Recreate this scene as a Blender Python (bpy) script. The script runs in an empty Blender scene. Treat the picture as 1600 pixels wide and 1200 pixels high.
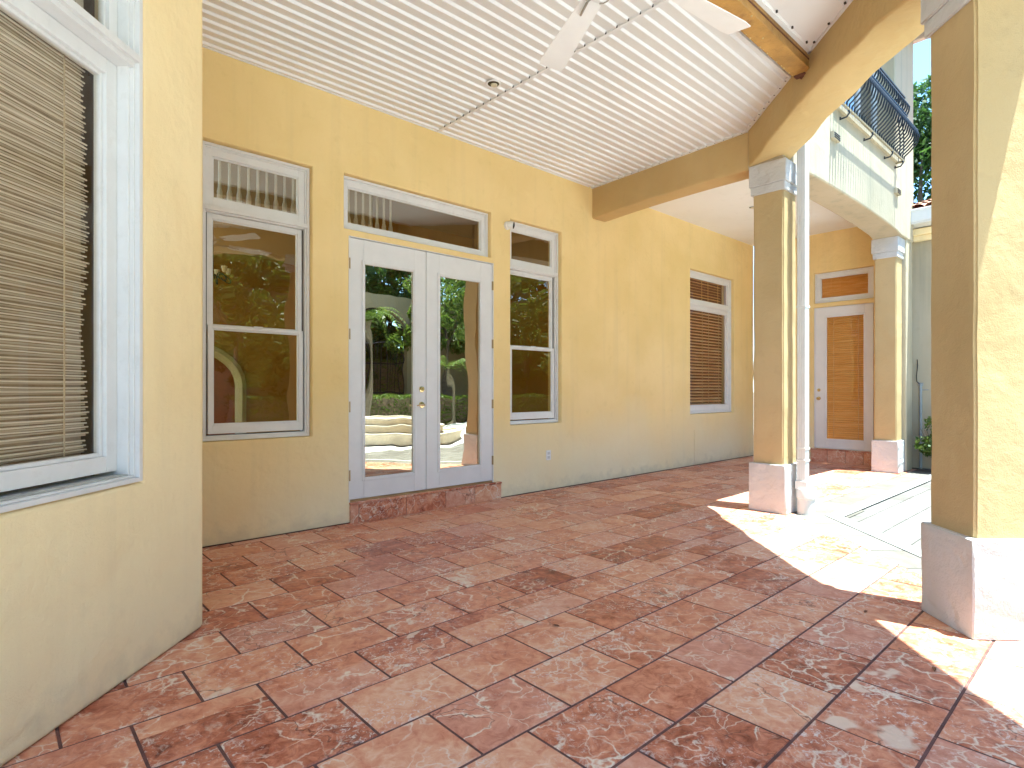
import bpy, bmesh, math, random
from mathutils import Vector, Matrix, noise as mnoise
R = math.radians
random.seed(7)
sc = bpy.context.scene

# ------------------------------------------------------------------ camera, light, exposure
CAMY = -4.981
YAW = 47.75
cd = bpy.data.cameras.new('camera'); cam = bpy.data.objects.new('camera', cd)
sc.collection.objects.link(cam)
cam.location = (0, CAMY, 1.24)
cam.rotation_euler = (R(90), 0, R(YAW - 90))
cd.sensor_width = 36; cd.lens = 900 / 1600 * 36
cd.shift_y = 9 / 1600
cd.clip_start = 0.05; cd.clip_end = 2000
sc.camera = cam

SUN_EL = 76.5
SUN_AZ = math.atan2(0.26, -0.965)         # measured from +Y towards +X
w = bpy.data.worlds.new('World'); sc.world = w; w.use_nodes = True
nt = w.node_tree; nt.nodes.clear()
out = nt.nodes.new('ShaderNodeOutputWorld'); bg = nt.nodes.new('ShaderNodeBackground')
sky = nt.nodes.new('ShaderNodeTexSky'); sky.sky_type = 'NISHITA'; sky.sun_disc = False
sky.sun_elevation = R(SUN_EL); sky.sun_rotation = SUN_AZ
sky.air_density = 0.7; sky.dust_density = 0.0; sky.ozone_density = 3.0
bg.inputs['Strength'].default_value = 0.075
nt.links.new(sky.outputs[0], bg.inputs[0]); nt.links.new(bg.outputs[0], out.inputs[0])

sd = bpy.data.lights.new('sun', 'SUN'); sun = bpy.data.objects.new('sun', sd)
sc.collection.objects.link(sun)
sd.energy = 2.0; sd.angle = R(0.5); sd.color = (1.0, 0.985, 0.965)
tosun = Vector((0.26 * math.cos(R(SUN_EL)), -0.965 * math.cos(R(SUN_EL)), math.sin(R(SUN_EL)))).normalized()
sun.rotation_euler = tosun.to_track_quat('Z', 'Y').to_euler()
sun.location = (6, -12, 20)

sc.view_settings.view_transform = 'Standard'; sc.view_settings.look = 'None'
sc.view_settings.exposure = 3.52; sc.view_settings.gamma = 1.0
sc.view_settings.use_curve_mapping = False
sc.view_settings.use_white_balance = True; sc.view_settings.white_balance_temperature = 5900; sc.view_settings.white_balance_tint = -5
sc.cycles.max_bounces = 12; sc.cycles.diffuse_bounces = 8; sc.cycles.glossy_bounces = 4
sc.cycles.transparent_max_bounces = 12; sc.cycles.transmission_bounces = 6
sc.cycles.sample_clamp_indirect = 6; sc.cycles.use_denoising = True
try:
    sc.cycles.denoiser = 'OPENIMAGEDENOISE'
except Exception:
    pass

# ------------------------------------------------------------------ materials
MATS = {}
def newmat(name):
    m = bpy.data.materials.new(name); m.use_nodes = True
    n = m.node_tree.nodes; n.clear()
    o = n.new('ShaderNodeOutputMaterial'); b = n.new('ShaderNodeBsdfPrincipled')
    m.node_tree.links.new(b.outputs[0], o.inputs[0])
    MATS[name] = m
    return m, m.node_tree, b, o
def N(t, typ, **kw):
    n = t.nodes.new(typ)
    for k, v in kw.items():
        if k in n.inputs.keys(): n.inputs[k].default_value = v
        else: setattr(n, k, v)
    return n
def math_(t, op, a, b=None, clamp=False):
    n = t.nodes.new('ShaderNodeMath'); n.operation = op; n.use_clamp = clamp
    for i, v in ((0, a), (1, b)):
        if v is None: continue
        if isinstance(v, (int, float)): n.inputs[i].default_value = v
        else: t.links.new(v, n.inputs[i])
    return n.outputs[0]
def mixc(t, f, a, b, mode='MIX'):
    n = t.nodes.new('ShaderNodeMix'); n.data_type = 'RGBA'; n.blend_type = mode
    if isinstance(f, (int, float)): n.inputs[0].default_value = f
    else: t.links.new(f, n.inputs[0])
    for i, v in ((6, a), (7, b)):
        if isinstance(v, tuple): n.inputs[i].default_value = (*v[:3], 1)
        else: t.links.new(v, n.inputs[i])
    return n.outputs[2]
def ramp(t, f, stops):
    n = t.nodes.new('ShaderNodeValToRGB'); e = n.color_ramp.elements
    while len(e) < len(stops): e.new(0.5)
    for i, (p, c) in enumerate(stops):
        e[i].position = p; e[i].color = (*c[:3], 1) if isinstance(c, tuple) else (c, c, c, 1)
    t.links.new(f, n.inputs[0]); return n.outputs[0]
def coords(t, scale=(1, 1, 1), world=True):
    if world:
        g = t.nodes.new('ShaderNodeNewGeometry'); o = g.outputs['Position']
    else:
        g = t.nodes.new('ShaderNodeTexCoord'); o = g.outputs['Object']
    mp = t.nodes.new('ShaderNodeMapping'); mp.inputs['Scale'].default_value = scale
    t.links.new(o, mp.inputs[0]); return mp.outputs[0]
def noi(t, v, scale, detail=4, rough=0.55, dist=0):
    n = t.nodes.new('ShaderNodeTexNoise'); n.inputs['Scale'].default_value = scale
    n.inputs['Detail'].default_value = detail; n.inputs['Roughness'].default_value = rough
    n.inputs['Distortion'].default_value = dist
    t.links.new(v, n.inputs['Vector']); return n.outputs['Fac']
def bump(t, h, b, dist=0.01, strength=1.0, prev=None):
    n = t.nodes.new('ShaderNodeBump'); n.inputs['Distance'].default_value = dist
    n.inputs['Strength'].default_value = strength
    t.links.new(h, n.inputs['Height'])
    if prev: t.links.new(prev, n.inputs['Normal'])
    if b: t.links.new(n.outputs[0], b.inputs['Normal'])
    return n.outputs[0]

def stucco(name, c1, c2, lump=0.012, fine=0.0012, dirt=0.0, dirtc=(0.33, 0.30, 0.22), rough=0.8, foot=0.0):
    m, t, b, o = newmat(name)
    v = coords(t)
    big = noi(t, v, 1.1, 3, 0.5)
    col = mixc(t, ramp(t, big, [(0.35, 0.0), (0.65, 1.0)]), c1, c2)
    spots = noi(t, v, 7.0, 5, 0.6)
    col = mixc(t, math_(t, 'MULTIPLY', ramp(t, spots, [(0.58, 0.0), (0.75, 1.0)]), 0.35), col, tuple(x * 0.86 for x in c1))
    streak = noi(t, coords(t, (7, 7, 0.35)), 1.0, 4, 0.6)
    if dirt > 0:
        col = mixc(t, math_(t, 'MULTIPLY', ramp(t, streak, [(0.52, 0.0), (0.72, 1.0)]), dirt), col, dirtc)
    if foot > 0:   # paler band low on the wall paints in bounced light; faint dirt at the foot
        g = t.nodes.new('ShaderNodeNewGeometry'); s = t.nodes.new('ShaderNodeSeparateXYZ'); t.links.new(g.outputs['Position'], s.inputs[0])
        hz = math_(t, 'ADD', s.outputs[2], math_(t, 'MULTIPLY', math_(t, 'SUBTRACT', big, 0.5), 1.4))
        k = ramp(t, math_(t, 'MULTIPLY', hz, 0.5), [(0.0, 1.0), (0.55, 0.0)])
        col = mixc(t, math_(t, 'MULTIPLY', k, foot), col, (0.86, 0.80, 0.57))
        hz2 = math_(t, 'ADD', s.outputs[2], math_(t, 'MULTIPLY', math_(t, 'SUBTRACT', spots, 0.5), 0.5))
        k2 = ramp(t, hz2, [(0.0, 1.0), (0.14, 0.0)])
        col = mixc(t, math_(t, 'MULTIPLY', k2, 0.22), col, dirtc)
    t.links.new(col, b.inputs['Base Color']); b.inputs['Roughness'].default_value = rough
    b.inputs['Specular IOR Level'].default_value = 0.25
    n1 = bump(t, noi(t, v, 3.2, 3, 0.5, 0.4), None, lump)
    n2 = bump(t, noi(t, v, 22, 4, 0.6), None, lump * 0.18, prev=n1)
    bump(t, noi(t, v, 140, 3, 0.6), b, fine, prev=n2)
    return m
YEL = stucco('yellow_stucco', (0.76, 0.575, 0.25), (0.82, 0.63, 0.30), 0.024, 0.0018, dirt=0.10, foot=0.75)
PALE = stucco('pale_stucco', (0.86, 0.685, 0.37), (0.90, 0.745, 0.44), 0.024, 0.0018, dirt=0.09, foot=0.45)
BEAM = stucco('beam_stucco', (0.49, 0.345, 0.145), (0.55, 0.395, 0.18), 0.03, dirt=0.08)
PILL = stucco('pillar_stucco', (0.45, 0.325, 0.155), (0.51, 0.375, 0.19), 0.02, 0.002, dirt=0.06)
UPP = stucco('weathered_stucco', (0.43, 0.355, 0.235), (0.48, 0.405, 0.28), 0.012, dirt=0.5, dirtc=(0.27, 0.265, 0.19))
WHI = stucco('white_painted_stucco', (0.49, 0.475, 0.455), (0.56, 0.545, 0.525), 0.05, 0.0015, dirt=0.12, dirtc=(0.5, 0.47, 0.40), rough=0.6)
SMOOTH = stucco('smooth_white_ceiling', (0.76, 0.74, 0.68), (0.80, 0.78, 0.73), 0.003, 0.0004)
ROOMW = stucco('ochre_plaster', (0.36, 0.18, 0.022), (0.42, 0.215, 0.03), 0.004)
ROOMC = stucco('cream_plaster', (0.38, 0.30, 0.18), (0.42, 0.34, 0.21), 0.004)

def simple(name, col, rough=0.4, metal=0.0, var=0.08, scale=6, bd=0.0, bscale=40, spec=0.5, dirt=None):
    m, t, b, o = newmat(name)
    v = coords(t)
    f = noi(t, v, scale, 5, 0.6)
    lo = tuple(max(0, c * (1 - var)) for c in col); hi = tuple(min(1, c * (1 + var)) for c in col)
    c = mixc(t, ramp(t, f, [(0.3, 0.0), (0.7, 1.0)]), lo, hi)
    if dirt:
        c = mixc(t, math_(t, 'MULTIPLY', ramp(t, noi(t, v, scale * 2.7, 6, 0.7), [(0.55, 0.0), (0.75, 1.0)]), dirt[0]), c, dirt[1])
    t.links.new(c, b.inputs['Base Color'])
    b.inputs['Roughness'].default_value = rough; b.inputs['Metallic'].default_value = metal
    b.inputs['Specular IOR Level'].default_value = spec
    if bd: bump(t, noi(t, v, bscale, 4, 0.6), b, bd)
    return m
WFR = simple('white_frame_paint', (0.70, 0.695, 0.675), 0.35, var=0.04, dirt=(0.25, (0.45, 0.43, 0.38)))
DOORW = simple('white_door_paint', (0.72, 0.715, 0.70), 0.3, var=0.03, dirt=(0.1, (0.5, 0.48, 0.44)))
TRACK = simple('dark_track', (0.10, 0.085, 0.07), 0.6)
SILLM = simple('dusty_sill', (0.42, 0.42, 0.38), 0.6, var=0.2, scale=20)
CEILM = simple('ceiling_metal_paint', (0.72, 0.71, 0.69), 0.38, var=0.05, scale=1.3, dirt=(0.12, (0.55, 0.50, 0.42)))
SCREW = simple('dark_screw', (0.03, 0.025, 0.02), 0.5)
RUST = simple('rusted_ochre_steel', (0.40, 0.22, 0.055), 0.55, var=0.3, scale=4, bd=0.004, dirt=(0.7, (0.16, 0.06, 0.025)))
RUSTD = simple('dark_rust', (0.12, 0.045, 0.025), 0.8, var=0.4, scale=20, bd=0.004)
PVC = simple('white_gutter_paint', (0.62, 0.61, 0.58), 0.4, var=0.04, dirt=(0.2, (0.5, 0.47, 0.38)))
IRON = simple('black_wrought_iron', (0.012, 0.014, 0.018), 0.45, var=0.3)
BRASS = simple('brass', (0.78, 0.62, 0.33), 0.22, 1.0, var=0.1)
BRONZE = simple('bronze_hinge', (0.42, 0.32, 0.18), 0.4, 0.8, var=0.2)
PLAST = simple('white_plastic', (0.78, 0.78, 0.76), 0.35, var=0.02)
BLACKP = simple('black_plastic', (0.02, 0.02, 0.022), 0.2, var=0.1)
GALV = simple('grey_conduit', (0.30, 0.31, 0.30), 0.5, 0.3, var=0.15)
BARK = simple('bark', (0.16, 0.12, 0.08), 0.9, var=0.35, scale=12, bd=0.01, bscale=20)
STONE = simple('cast_stone', (0.60, 0.53, 0.42), 0.8, var=0.15, scale=5, bd=0.004, dirt=(0.4, (0.30, 0.25, 0.18)))
REDW = simple('red_brown_wood', (0.30, 0.065, 0.012), 0.35, var=0.35, scale=3)
FANW = simple('white_fan_blade', (0.84, 0.83, 0.79), 0.45, var=0.03)
CURT = simple('white_curtain', (0.70, 0.72, 0.74), 0.9, var=0.05)
GRND = simple('soil_and_mulch', (0.13, 0.10, 0.065), 0.95, var=0.4, scale=3, bd=0.02)
ROOFM = simple('grey_roof_membrane', (0.45, 0.43, 0.40), 0.8, var=0.1)
CLAY = simple('terracotta_roof_tile', (0.50, 0.25, 0.15), 0.8, var=0.3, scale=5, dirt=(0.5, (0.62, 0.52, 0.42)))

def leafmat(name, a, b2, c3):
    m, t, b, o = newmat(name)
    v = coords(t); f = noi(t, v, 9, 3, 0.6); g = noi(t, v, 1.4, 2, 0.5)
    c = ramp(t, f, [(0.3, a), (0.5, b2), (0.72, c3)])
    c = mixc(t, ramp(t, g, [(0.4, 0.0), (0.6, 0.45)]), c, a)
    t.links.new(c, b.inputs['Base Color']); b.inputs['Roughness'].default_value = 0.45
    tr = t.nodes.new('ShaderNodeBsdfTranslucent'); t.links.new(c, tr.inputs[0])
    mx = t.nodes.new('ShaderNodeMixShader'); mx.inputs[0].default_value = 0.5
    t.links.new(b.outputs[0], mx.inputs[1]); t.links.new(tr.outputs[0], mx.inputs[2]); t.links.new(mx.outputs[0], o.inputs[0])
    return m
LEAF = leafmat('green_leaf', (0.03, 0.06, 0.015), (0.06, 0.12, 0.02), (0.14, 0.22, 0.05))
LEAF2 = leafmat('bright_leaf', (0.06, 0.11, 0.015), (0.13, 0.20, 0.03), (0.27, 0.33, 0.07))

def glassmat(name, tint, refl=0.30, wav=0.004, wscale=2.2, gcol=(0.95, 0.93, 0.88)):
    m, t, b, o = newmat(name)
    t.nodes.remove(b)
    tr = t.nodes.new('ShaderNodeBsdfTransparent'); tr.inputs[0].default_value = (*tint, 1)
    gl = t.nodes.new('ShaderNodeBsdfGlossy'); gl.inputs['Roughness'].default_value = 0.0
    gl.inputs['Color'].default_value = (*gcol, 1)
    v = coords(t, (1, 1, 0.6))
    n1 = bump(t, noi(t, v, wscale, 2, 0.4), None, wav)
    t.links.new(n1, gl.inputs['Normal'])
    lw = t.nodes.new('ShaderNodeFresnel'); ge = t.nodes.new('ShaderNodeNewGeometry')
    t.links.new(math_(t, 'SUBTRACT', 1.5, math_(t, 'MULTIPLY', ge.outputs['Backfacing'], 1.5 - 1 / 1.5)), lw.inputs[0])
    f = math_(t, 'MULTIPLY', math_(t, 'ADD', lw.outputs[0], refl, True), math_(t, 'SUBTRACT', 1.0, ge.outputs['Backfacing']))
    mx = t.nodes.new('ShaderNodeMixShader'); t.links.new(f, mx.inputs[0])
    t.links.new(tr.outputs[0], mx.inputs[1]); t.links.new(gl.outputs[0], mx.inputs[2]); t.links.new(mx.outputs[0], o.inputs[0])
    return m
GLASS = glassmat('window_glass', (0.90, 0.74, 0.46), 0.13, 0.004, 2.2, (0.96, 0.88, 0.72))
GLASSD = glassmat('door_glass', (0.55, 0.44, 0.26), 0.55, 0.006, 1.6, (0.97, 0.90, 0.74))
GLASSB = glassmat('blind_window_glass', (0.96, 0.94, 0.90), 0.015, 0.001)
GLASST = glassmat('transom_glass', (0.92, 0.87, 0.74), 0.17, 0.003)

# wooden / bamboo blinds: the slats are modelled, the material gives each its wood
def blindmat(name, stops, transl=0.35):
    m, t, b, o = newmat(name)
    v = coords(t, (3, 3, 40)); f = noi(t, v, 1.0, 4, 0.6)
    c = ramp(t, f, stops)
    t.links.new(c, b.inputs['Base Color']); b.inputs['Roughness'].default_value = 0.55
    tr = t.nodes.new('ShaderNodeBsdfTranslucent'); t.links.new(c, tr.inputs[0])
    mx = t.nodes.new('ShaderNodeMixShader'); mx.inputs[0].default_value = transl
    t.links.new(b.outputs[0], mx.inputs[1]); t.links.new(tr.outputs[0], mx.inputs[2]); t.links.new(mx.outputs[0], o.inputs[0])
    return m
BAMB = blindmat('bamboo_slat', [(0.3, (0.78, 0.74, 0.64)), (0.5, (0.87, 0.84, 0.76)), (0.7, (0.93, 0.91, 0.86))])
BAMD = blindmat('bamboo_splint', [(0.3, (0.52, 0.46, 0.36)), (0.5, (0.64, 0.59, 0.48)), (0.7, (0.75, 0.71, 0.61))])
WOODB = blindmat('orange_wood_slat', [(0.3, (0.80, 0.42, 0.09)), (0.5, (0.88, 0.53, 0.14)), (0.7, (0.94, 0.66, 0.24))])
REDB = blindmat('red_wood_slat', [(0.3, (0.70, 0.34, 0.14)), (0.5, (0.82, 0.50, 0.26)), (0.7, (0.90, 0.70, 0.45))])

def tilemat():
    m, t, b, o = newmat('red_marble_tile')
    at = t.nodes.new('ShaderNodeVertexColor'); at.layer_name = 'tile'
    sp = t.nodes.new('ShaderNodeSeparateColor'); t.links.new(at.outputs[0], sp.inputs[0])
    r, g, bl = sp.outputs[0], sp.outputs[1], sp.outputs[2]
    geo = t.nodes.new('ShaderNodeNewGeometry')
    vm = t.nodes.new('ShaderNodeVectorMath'); vm.operation = 'SCALE'; vm.inputs['Scale'].default_value = 40
    t.links.new(at.outputs[0], vm.inputs[0])
    va = t.nodes.new('ShaderNodeVectorMath'); va.operation = 'ADD'
    t.links.new(geo.outputs['Position'], va.inputs[0]); t.links.new(vm.outputs[0], va.inputs[1])
    v = va.outputs[0]
    n1 = noi(t, v, 3.2, 7, 0.62, 1.2); n2 = noi(t, v, 15, 7, 0.68, 0.8)
    tone = math_(t, 'ADD', math_(t, 'MULTIPLY', n1, 0.62), math_(t, 'MULTIPLY', math_(t, 'SUBTRACT', n2, 0.5), 1.05))
    tone = math_(t, 'ADD', tone, math_(t, 'MULTIPLY', math_(t, 'SUBTRACT', r, 0.5), 0.34))
    tone = math_(t, 'ADD', tone, 0.16)
    c = ramp(t, tone, [(0.10, (0.15, 0.032, 0.016)), (0.30, (0.40, 0.125, 0.065)), (0.48, (0.59, 0.24, 0.135)), (0.66, (0.68, 0.36, 0.215)), (0.88, (0.76, 0.52, 0.36))])
    pink = mixc(t, ramp(t, n2, [(0.35, 0.0), (0.7, 1.0)]), (0.52, 0.22, 0.14), (0.68, 0.40, 0.31))
    c = mixc(t, math_(t, 'MULTIPLY', ramp(t, g, [(0.6, 0.0), (0.85, 1.0)]), 0.6), c, pink)
    # pale crystalline clouding, patchy
    fleck = ramp(t, noi(t, v, 34, 8, 0.75, 1.0), [(0.53, 0.0), (0.60, 1.0)])
    area = ramp(t, math_(t, 'ADD', noi(t, v, 2.6, 4, 0.6), math_(t, 'MULTIPLY', bl, 0.10)), [(0.50, 0.0), (0.66, 1.0)])
    c = mixc(t, math_(t, 'MULTIPLY', math_(t, 'MULTIPLY', fleck, area), 0.9), c, (0.72, 0.64, 0.56))
    # veins
    def veins(scale, wdt, mscale, lo, hi, warp=0.35):
        nn = t.nodes.new('ShaderNodeTexNoise'); nn.inputs['Scale'].default_value = 4.5; nn.inputs['Detail'].default_value = 5
        t.links.new(v, nn.inputs['Vector'])
        s2 = t.nodes.new('ShaderNodeVectorMath'); s2.operation = 'SCALE'; s2.inputs['Scale'].default_value = warp
        t.links.new(nn.outputs['Color'], s2.inputs[0])
        a2 = t.nodes.new('ShaderNodeVectorMath'); a2.operation = 'ADD'; t.links.new(v, a2.inputs[0]); t.links.new(s2.outputs[0], a2.inputs[1])
        vo = t.nodes.new('ShaderNodeTexVoronoi'); vo.feature = 'DISTANCE_TO_EDGE'; vo.inputs['Scale'].default_value = scale
        t.links.new(a2.outputs[0], vo.inputs['Vector'])
        k = ramp(t, vo.outputs['Distance'], [(0.0, 1.0), (wdt, 0.0)])
        mk = ramp(t, noi(t, v, mscale, 3, 0.5), [(lo, 0.0), (hi, 1.0)])
        return math_(t, 'MULTIPLY', k, mk)
    c = mixc(t, math_(t, 'MULTIPLY', veins(3.2, 0.026, 2.4, 0.48, 0.55), 0.95), c, (0.78, 0.69, 0.54))
    c = mixc(t, math_(t, 'MULTIPLY', veins(8.0, 0.042, 3.1, 0.47, 0.57), 0.85), c, (0.74, 0.62, 0.48))
    c = mixc(t, math_(t, 'MULTIPLY', veins(2.1, 0.012, 1.7, 0.52, 0.60, 0.5), 0.8), c, (0.10, 0.03, 0.02))
    # a few tiles with large white marble inclusions
    inc = math_(t, 'MULTIPLY', ramp(t, noi(t, v, 3.4, 3, 0.5, 0.6), [(0.64, 0.0), (0.665, 1.0)]), ramp(t, bl, [(0.80, 0.0), (0.82, 1.0)]))
    c = mixc(t, math_(t, 'MULTIPLY', inc, 0.85), c, (0.74, 0.58, 0.43))
    t.links.new(c, b.inputs['Base Color'])
    ro = ramp(t, n2, [(0.3, 0.28), (0.7, 0.5)])
    t.links.new(ro, b.inputs['Roughness']); b.inputs['Specular IOR Level'].default_value = 0.22
    bump(t, n2, b, 0.0022)
    return m
TILE = tilemat()
GROUT = simple('dark_grout', (0.12, 0.055, 0.045), 0.9, var=0.4, scale=14, dirt=(0.5, (0.28, 0.20, 0.17)))
def pavemat(name, c1, c2, c3):
    m, t, b, o = newmat(name)
    at = t.nodes.new('ShaderNodeVertexColor'); at.layer_name = 'tile'
    sp = t.nodes.new('ShaderNodeSeparateColor'); t.links.new(at.outputs[0], sp.inputs[0])
    v = coords(t, (1, 1, 1)); f = noi(t, v, 5, 6, 0.65, 0.5)
    f = math_(t, 'ADD', f, math_(t, 'MULTIPLY', math_(t, 'SUBTRACT', sp.outputs[0], 0.5), 0.35))
    c = ramp(t, f, [(0.25, c1), (0.5, c2), (0.75, c3)])
    t.links.new(c, b.inputs['Base Color']); b.inputs['Roughness'].default_value = 0.75
    bump(t, noi(t, v, 30, 4, 0.6), b, 0.003)
    return m
PAVE = pavemat('travertine_paver', (0.105, 0.092, 0.078), (0.148, 0.134, 0.117), (0.19, 0.176, 0.158))
BORD = pavemat('cream_border_stone', (0.115, 0.10, 0.078), (0.155, 0.137, 0.112), (0.19, 0.172, 0.146))
WBORD = pavemat('white_curb_strip', (0.26, 0.255, 0.24), (0.30, 0.295, 0.28), (0.34, 0.335, 0.32))
JOINT = simple('sandy_joint', (0.045, 0.04, 0.032), 0.95)
BOUNCE = pavemat('white_bounce_paver', (0.70, 0.69, 0.66), (0.78, 0.77, 0.74), (0.84, 0.83, 0.81))  # white paver added out of view to bounce sun into the porch

# ------------------------------------------------------------------ mesh helpers
class MB:
    def __init__(s): s.v = []; s.f = []; s.m = []
    def quad(s, pts, mi=0):
        i = len(s.v); s.v += [tuple(p) for p in pts]; s.f.append(tuple(range(i, i + len(pts)))); s.m.append(mi)
    def box(s, x0, x1, y0, y1, z0, z1, mi=0, M=None):
        i = len(s.v)
        P = [Vector((x, y, z)) for z in (z0, z1) for y in (y0, y1) for x in (x0, x1)]
        if M: P = [M @ p for p in P]
        s.v += [tuple(p) for p in P]
        for q in ((0, 2, 3, 1), (4, 5, 7, 6), (0, 1, 5, 4), (2, 6, 7, 3), (0, 4, 6, 2), (1, 3, 7, 5)):
            s.f.append(tuple(i + k for k in q)); s.m.append(mi)
        return s
    def ring(s, x0, x1, z0, z1, wl, wr, wb, wt, y0, y1, mi=0):
        s.box(x0, x0 + wl, y0, y1, z0, z1, mi); s.box(x1 - wr, x1, y0, y1, z0, z1, mi)
        s.box(x0 + wl, x1 - wr, y0, y1, z0, z0 + wb, mi); s.box(x0 + wl, x1 - wr, y0, y1, z1 - wt, z1, mi)
        return s
    def tube(s, pts, r, n=8, mi=0, cap=True):
        pts = [Vector(p) for p in pts]; rr = r if isinstance(r, (list, tuple)) else [r] * len(pts)
        base = len(s.v); up = None
        for k, p in enumerate(pts):
            d = (pts[min(k + 1, len(pts) - 1)] - pts[max(k - 1, 0)]).normalized()
            if up is None:
                up = Vector((0, 0, 1)) if abs(d.z) < 0.9 else Vector((1, 0, 0))
            a = d.cross(up)
            if a.length < 1e-4: a = d.cross(Vector((0.3, 1, 0.2)))
            a.normalize(); b = a.cross(d).normalized(); up = b
            for j in range(n):
                an = 2 * math.pi * j / n
                s.v.append(tuple(p + (a * math.cos(an) + b * math.sin(an)) * rr[k]))
        for k in range(len(pts) - 1):
            for j in range(n):
                s.f.append((base + k * n + j, base + k * n + (j + 1) % n, base + (k + 1) * n + (j + 1) % n, base + (k + 1) * n + j)); s.m.append(mi)
        if cap:
            s.f.append(tuple(base + j for j in range(n))[::-1]); s.m.append(mi)
            e = base + (len(pts) - 1) * n; s.f.append(tuple(e + j for j in range(n))); s.m.append(mi)
        return s
    def lathe(s, prof, c=(0, 0, 0), n=24, mi=0, M=None):
        base = len(s.v)
        for r, z in prof:
            for j in range(n):
                a = 2 * math.pi * j / n
                p = Vector((r * math.cos(a), r * math.sin(a), z))
                if M: p = M @ p
                s.v.append(tuple(p + Vector(c)))
        for k in range(len(prof) - 1):
            for j in range(n):
                s.f.append((base + k * n + j, base + k * n + (j + 1) % n, base + (k + 1) * n + (j + 1) % n, base + (k + 1) * n + j)); s.m.append(mi)
        return s
    def build(s, name, mats, parent=None, bevel=0.0, smooth=False, fix=True, seg=2):
        me = bpy.data.meshes.new(name); me.from_pydata(s.v, [], s.f)
        for m in (mats if isinstance(mats, (list, tuple)) else [mats]): me.materials.append(m)
        me.polygons.foreach_set('material_index', s.m)
        if fix:
            bm = bmesh.new(); bm.from_mesh(me)
            bmesh.ops.recalc_face_normals(bm, faces=bm.faces); bm.to_mesh(me); bm.free()
        o = bpy.data.objects.new(name, me); sc.collection.objects.link(o)
        if parent: o.parent = parent
        if smooth:
            me.polygons.foreach_set('use_smooth', [True] * len(me.polygons))
            me.set_sharp_from_angle(angle=R(35))
        if bevel:
            b = o.modifiers.new('edge', 'BEVEL'); b.width = bevel; b.segments = seg; b.limit_method = 'ANGLE'; b.angle_limit = R(40)
            b.harden_normals = False
        return o

def tag(o, label, cat, group=None, kind='thing'):
    o['kind'] = kind
    if label: o['label'] = label
    if cat: o['category'] = cat
    if group: o['group'] = group
    return o
def empty(name, loc=(0, 0, 0), rz=0.0, label=None, cat=None, group=None):
    o = bpy.data.objects.new(name, None); sc.collection.objects.link(o)
    o.location = loc; o.rotation_euler = (0, 0, rz); o.empty_display_size = 0.1
    return tag(o, label, cat, group)
def struct(o): o['kind'] = 'structure'; return o

def wall_mesh(name, mat, x0, x1, z0, z1, openings, thick, loc, rz, label, cat='wall', bev=0.02, bottom=None, xs_extra=(), parent=None, round_ends=True):
    """local frame: x along the wall, y into it, z up; openings are (xa, xb, za, zb)"""
    xs = sorted(set([x0, x1] + [v for o in openings for v in o[:2]] + list(xs_extra)))
    zs = sorted(set([z0, z1] + [v for o in openings for v in o[2:]]))
    def solid(i, j):
        if i < 0 or j < 0 or i >= len(xs) - 1 or j >= len(zs) - 1: return False
        cx, cz = (xs[i] + xs[i + 1]) / 2, (zs[j] + zs[j + 1]) / 2
        return not any(a < cx < b and c < cz < d for a, b, c, d in openings)
    mb = MB()
    for i in range(len(xs) - 1):
        for j in range(len(zs) - 1):
            if not solid(i, j): continue
            a, b, c, d = xs[i], xs[i + 1], zs[j], zs[j + 1]
            mb.quad([(a, 0, c), (b, 0, c), (b, 0, d), (a, 0, d)])
            mb.quad([(a, thick, c), (a, thick, d), (b, thick, d), (b, thick, c)])
            if not solid(i - 1, j): mb.quad([(a, 0, c), (a, 0, d), (a, thick, d), (a, thick, c)])
            if not solid(i + 1, j): mb.quad([(b, 0, c), (b, thick, c), (b, thick, d), (b, 0, d)])
            if not solid(i, j - 1): mb.quad([(a, 0, c), (a, thick, c), (b, thick, c), (b, 0, c)])
            if not solid(i, j + 1): mb.quad([(a, 0, d), (b, 0, d), (b, thick, d), (a, thick, d)])
    me = bpy.data.meshes.new(name); me.from_pydata(mb.v, [], mb.f); me.materials.append(mat)
    bm = bmesh.new(); bm.from_mesh(me)
    bmesh.ops.remove_doubles(bm, verts=bm.verts, dist=1e-5)
    if bottom:
        for v in bm.verts:
            if abs(v.co.z - z0) < 1e-4: v.co.z = bottom(v.co.x)
    bmesh.ops.recalc_face_normals(bm, faces=bm.faces)
    ed = []
    for e in bm.edges:
        if len(e.link_faces) == 2 and e.calc_face_angle(0) > R(50):
            if all(v.co.y > thick - 1e-4 for v in e.verts): continue
            if not round_ends and all(abs(v.co.z - z0) < .01 for v in e.verts): continue
            ed.append(e)
    if bev and ed: bmesh.ops.bevel(bm, geom=ed, offset=bev, segments=4, profile=0.5, affect='EDGES', clamp_overlap=True)
    for f in bm.faces: f.smooth = True
    bm.to_mesh(me); bm.free(); me.set_sharp_from_angle(angle=R(40))
    o = bpy.data.objects.new(name, me); sc.collection.objects.link(o)
    wn = o.modifiers.new('normals', 'WEIGHTED_NORMAL'); wn.keep_sharp = True
    o.location = loc; o.rotation_euler = (0, 0, rz)
    if parent: o.parent = parent
    if label: tag(o, label, cat)
    return o

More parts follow.
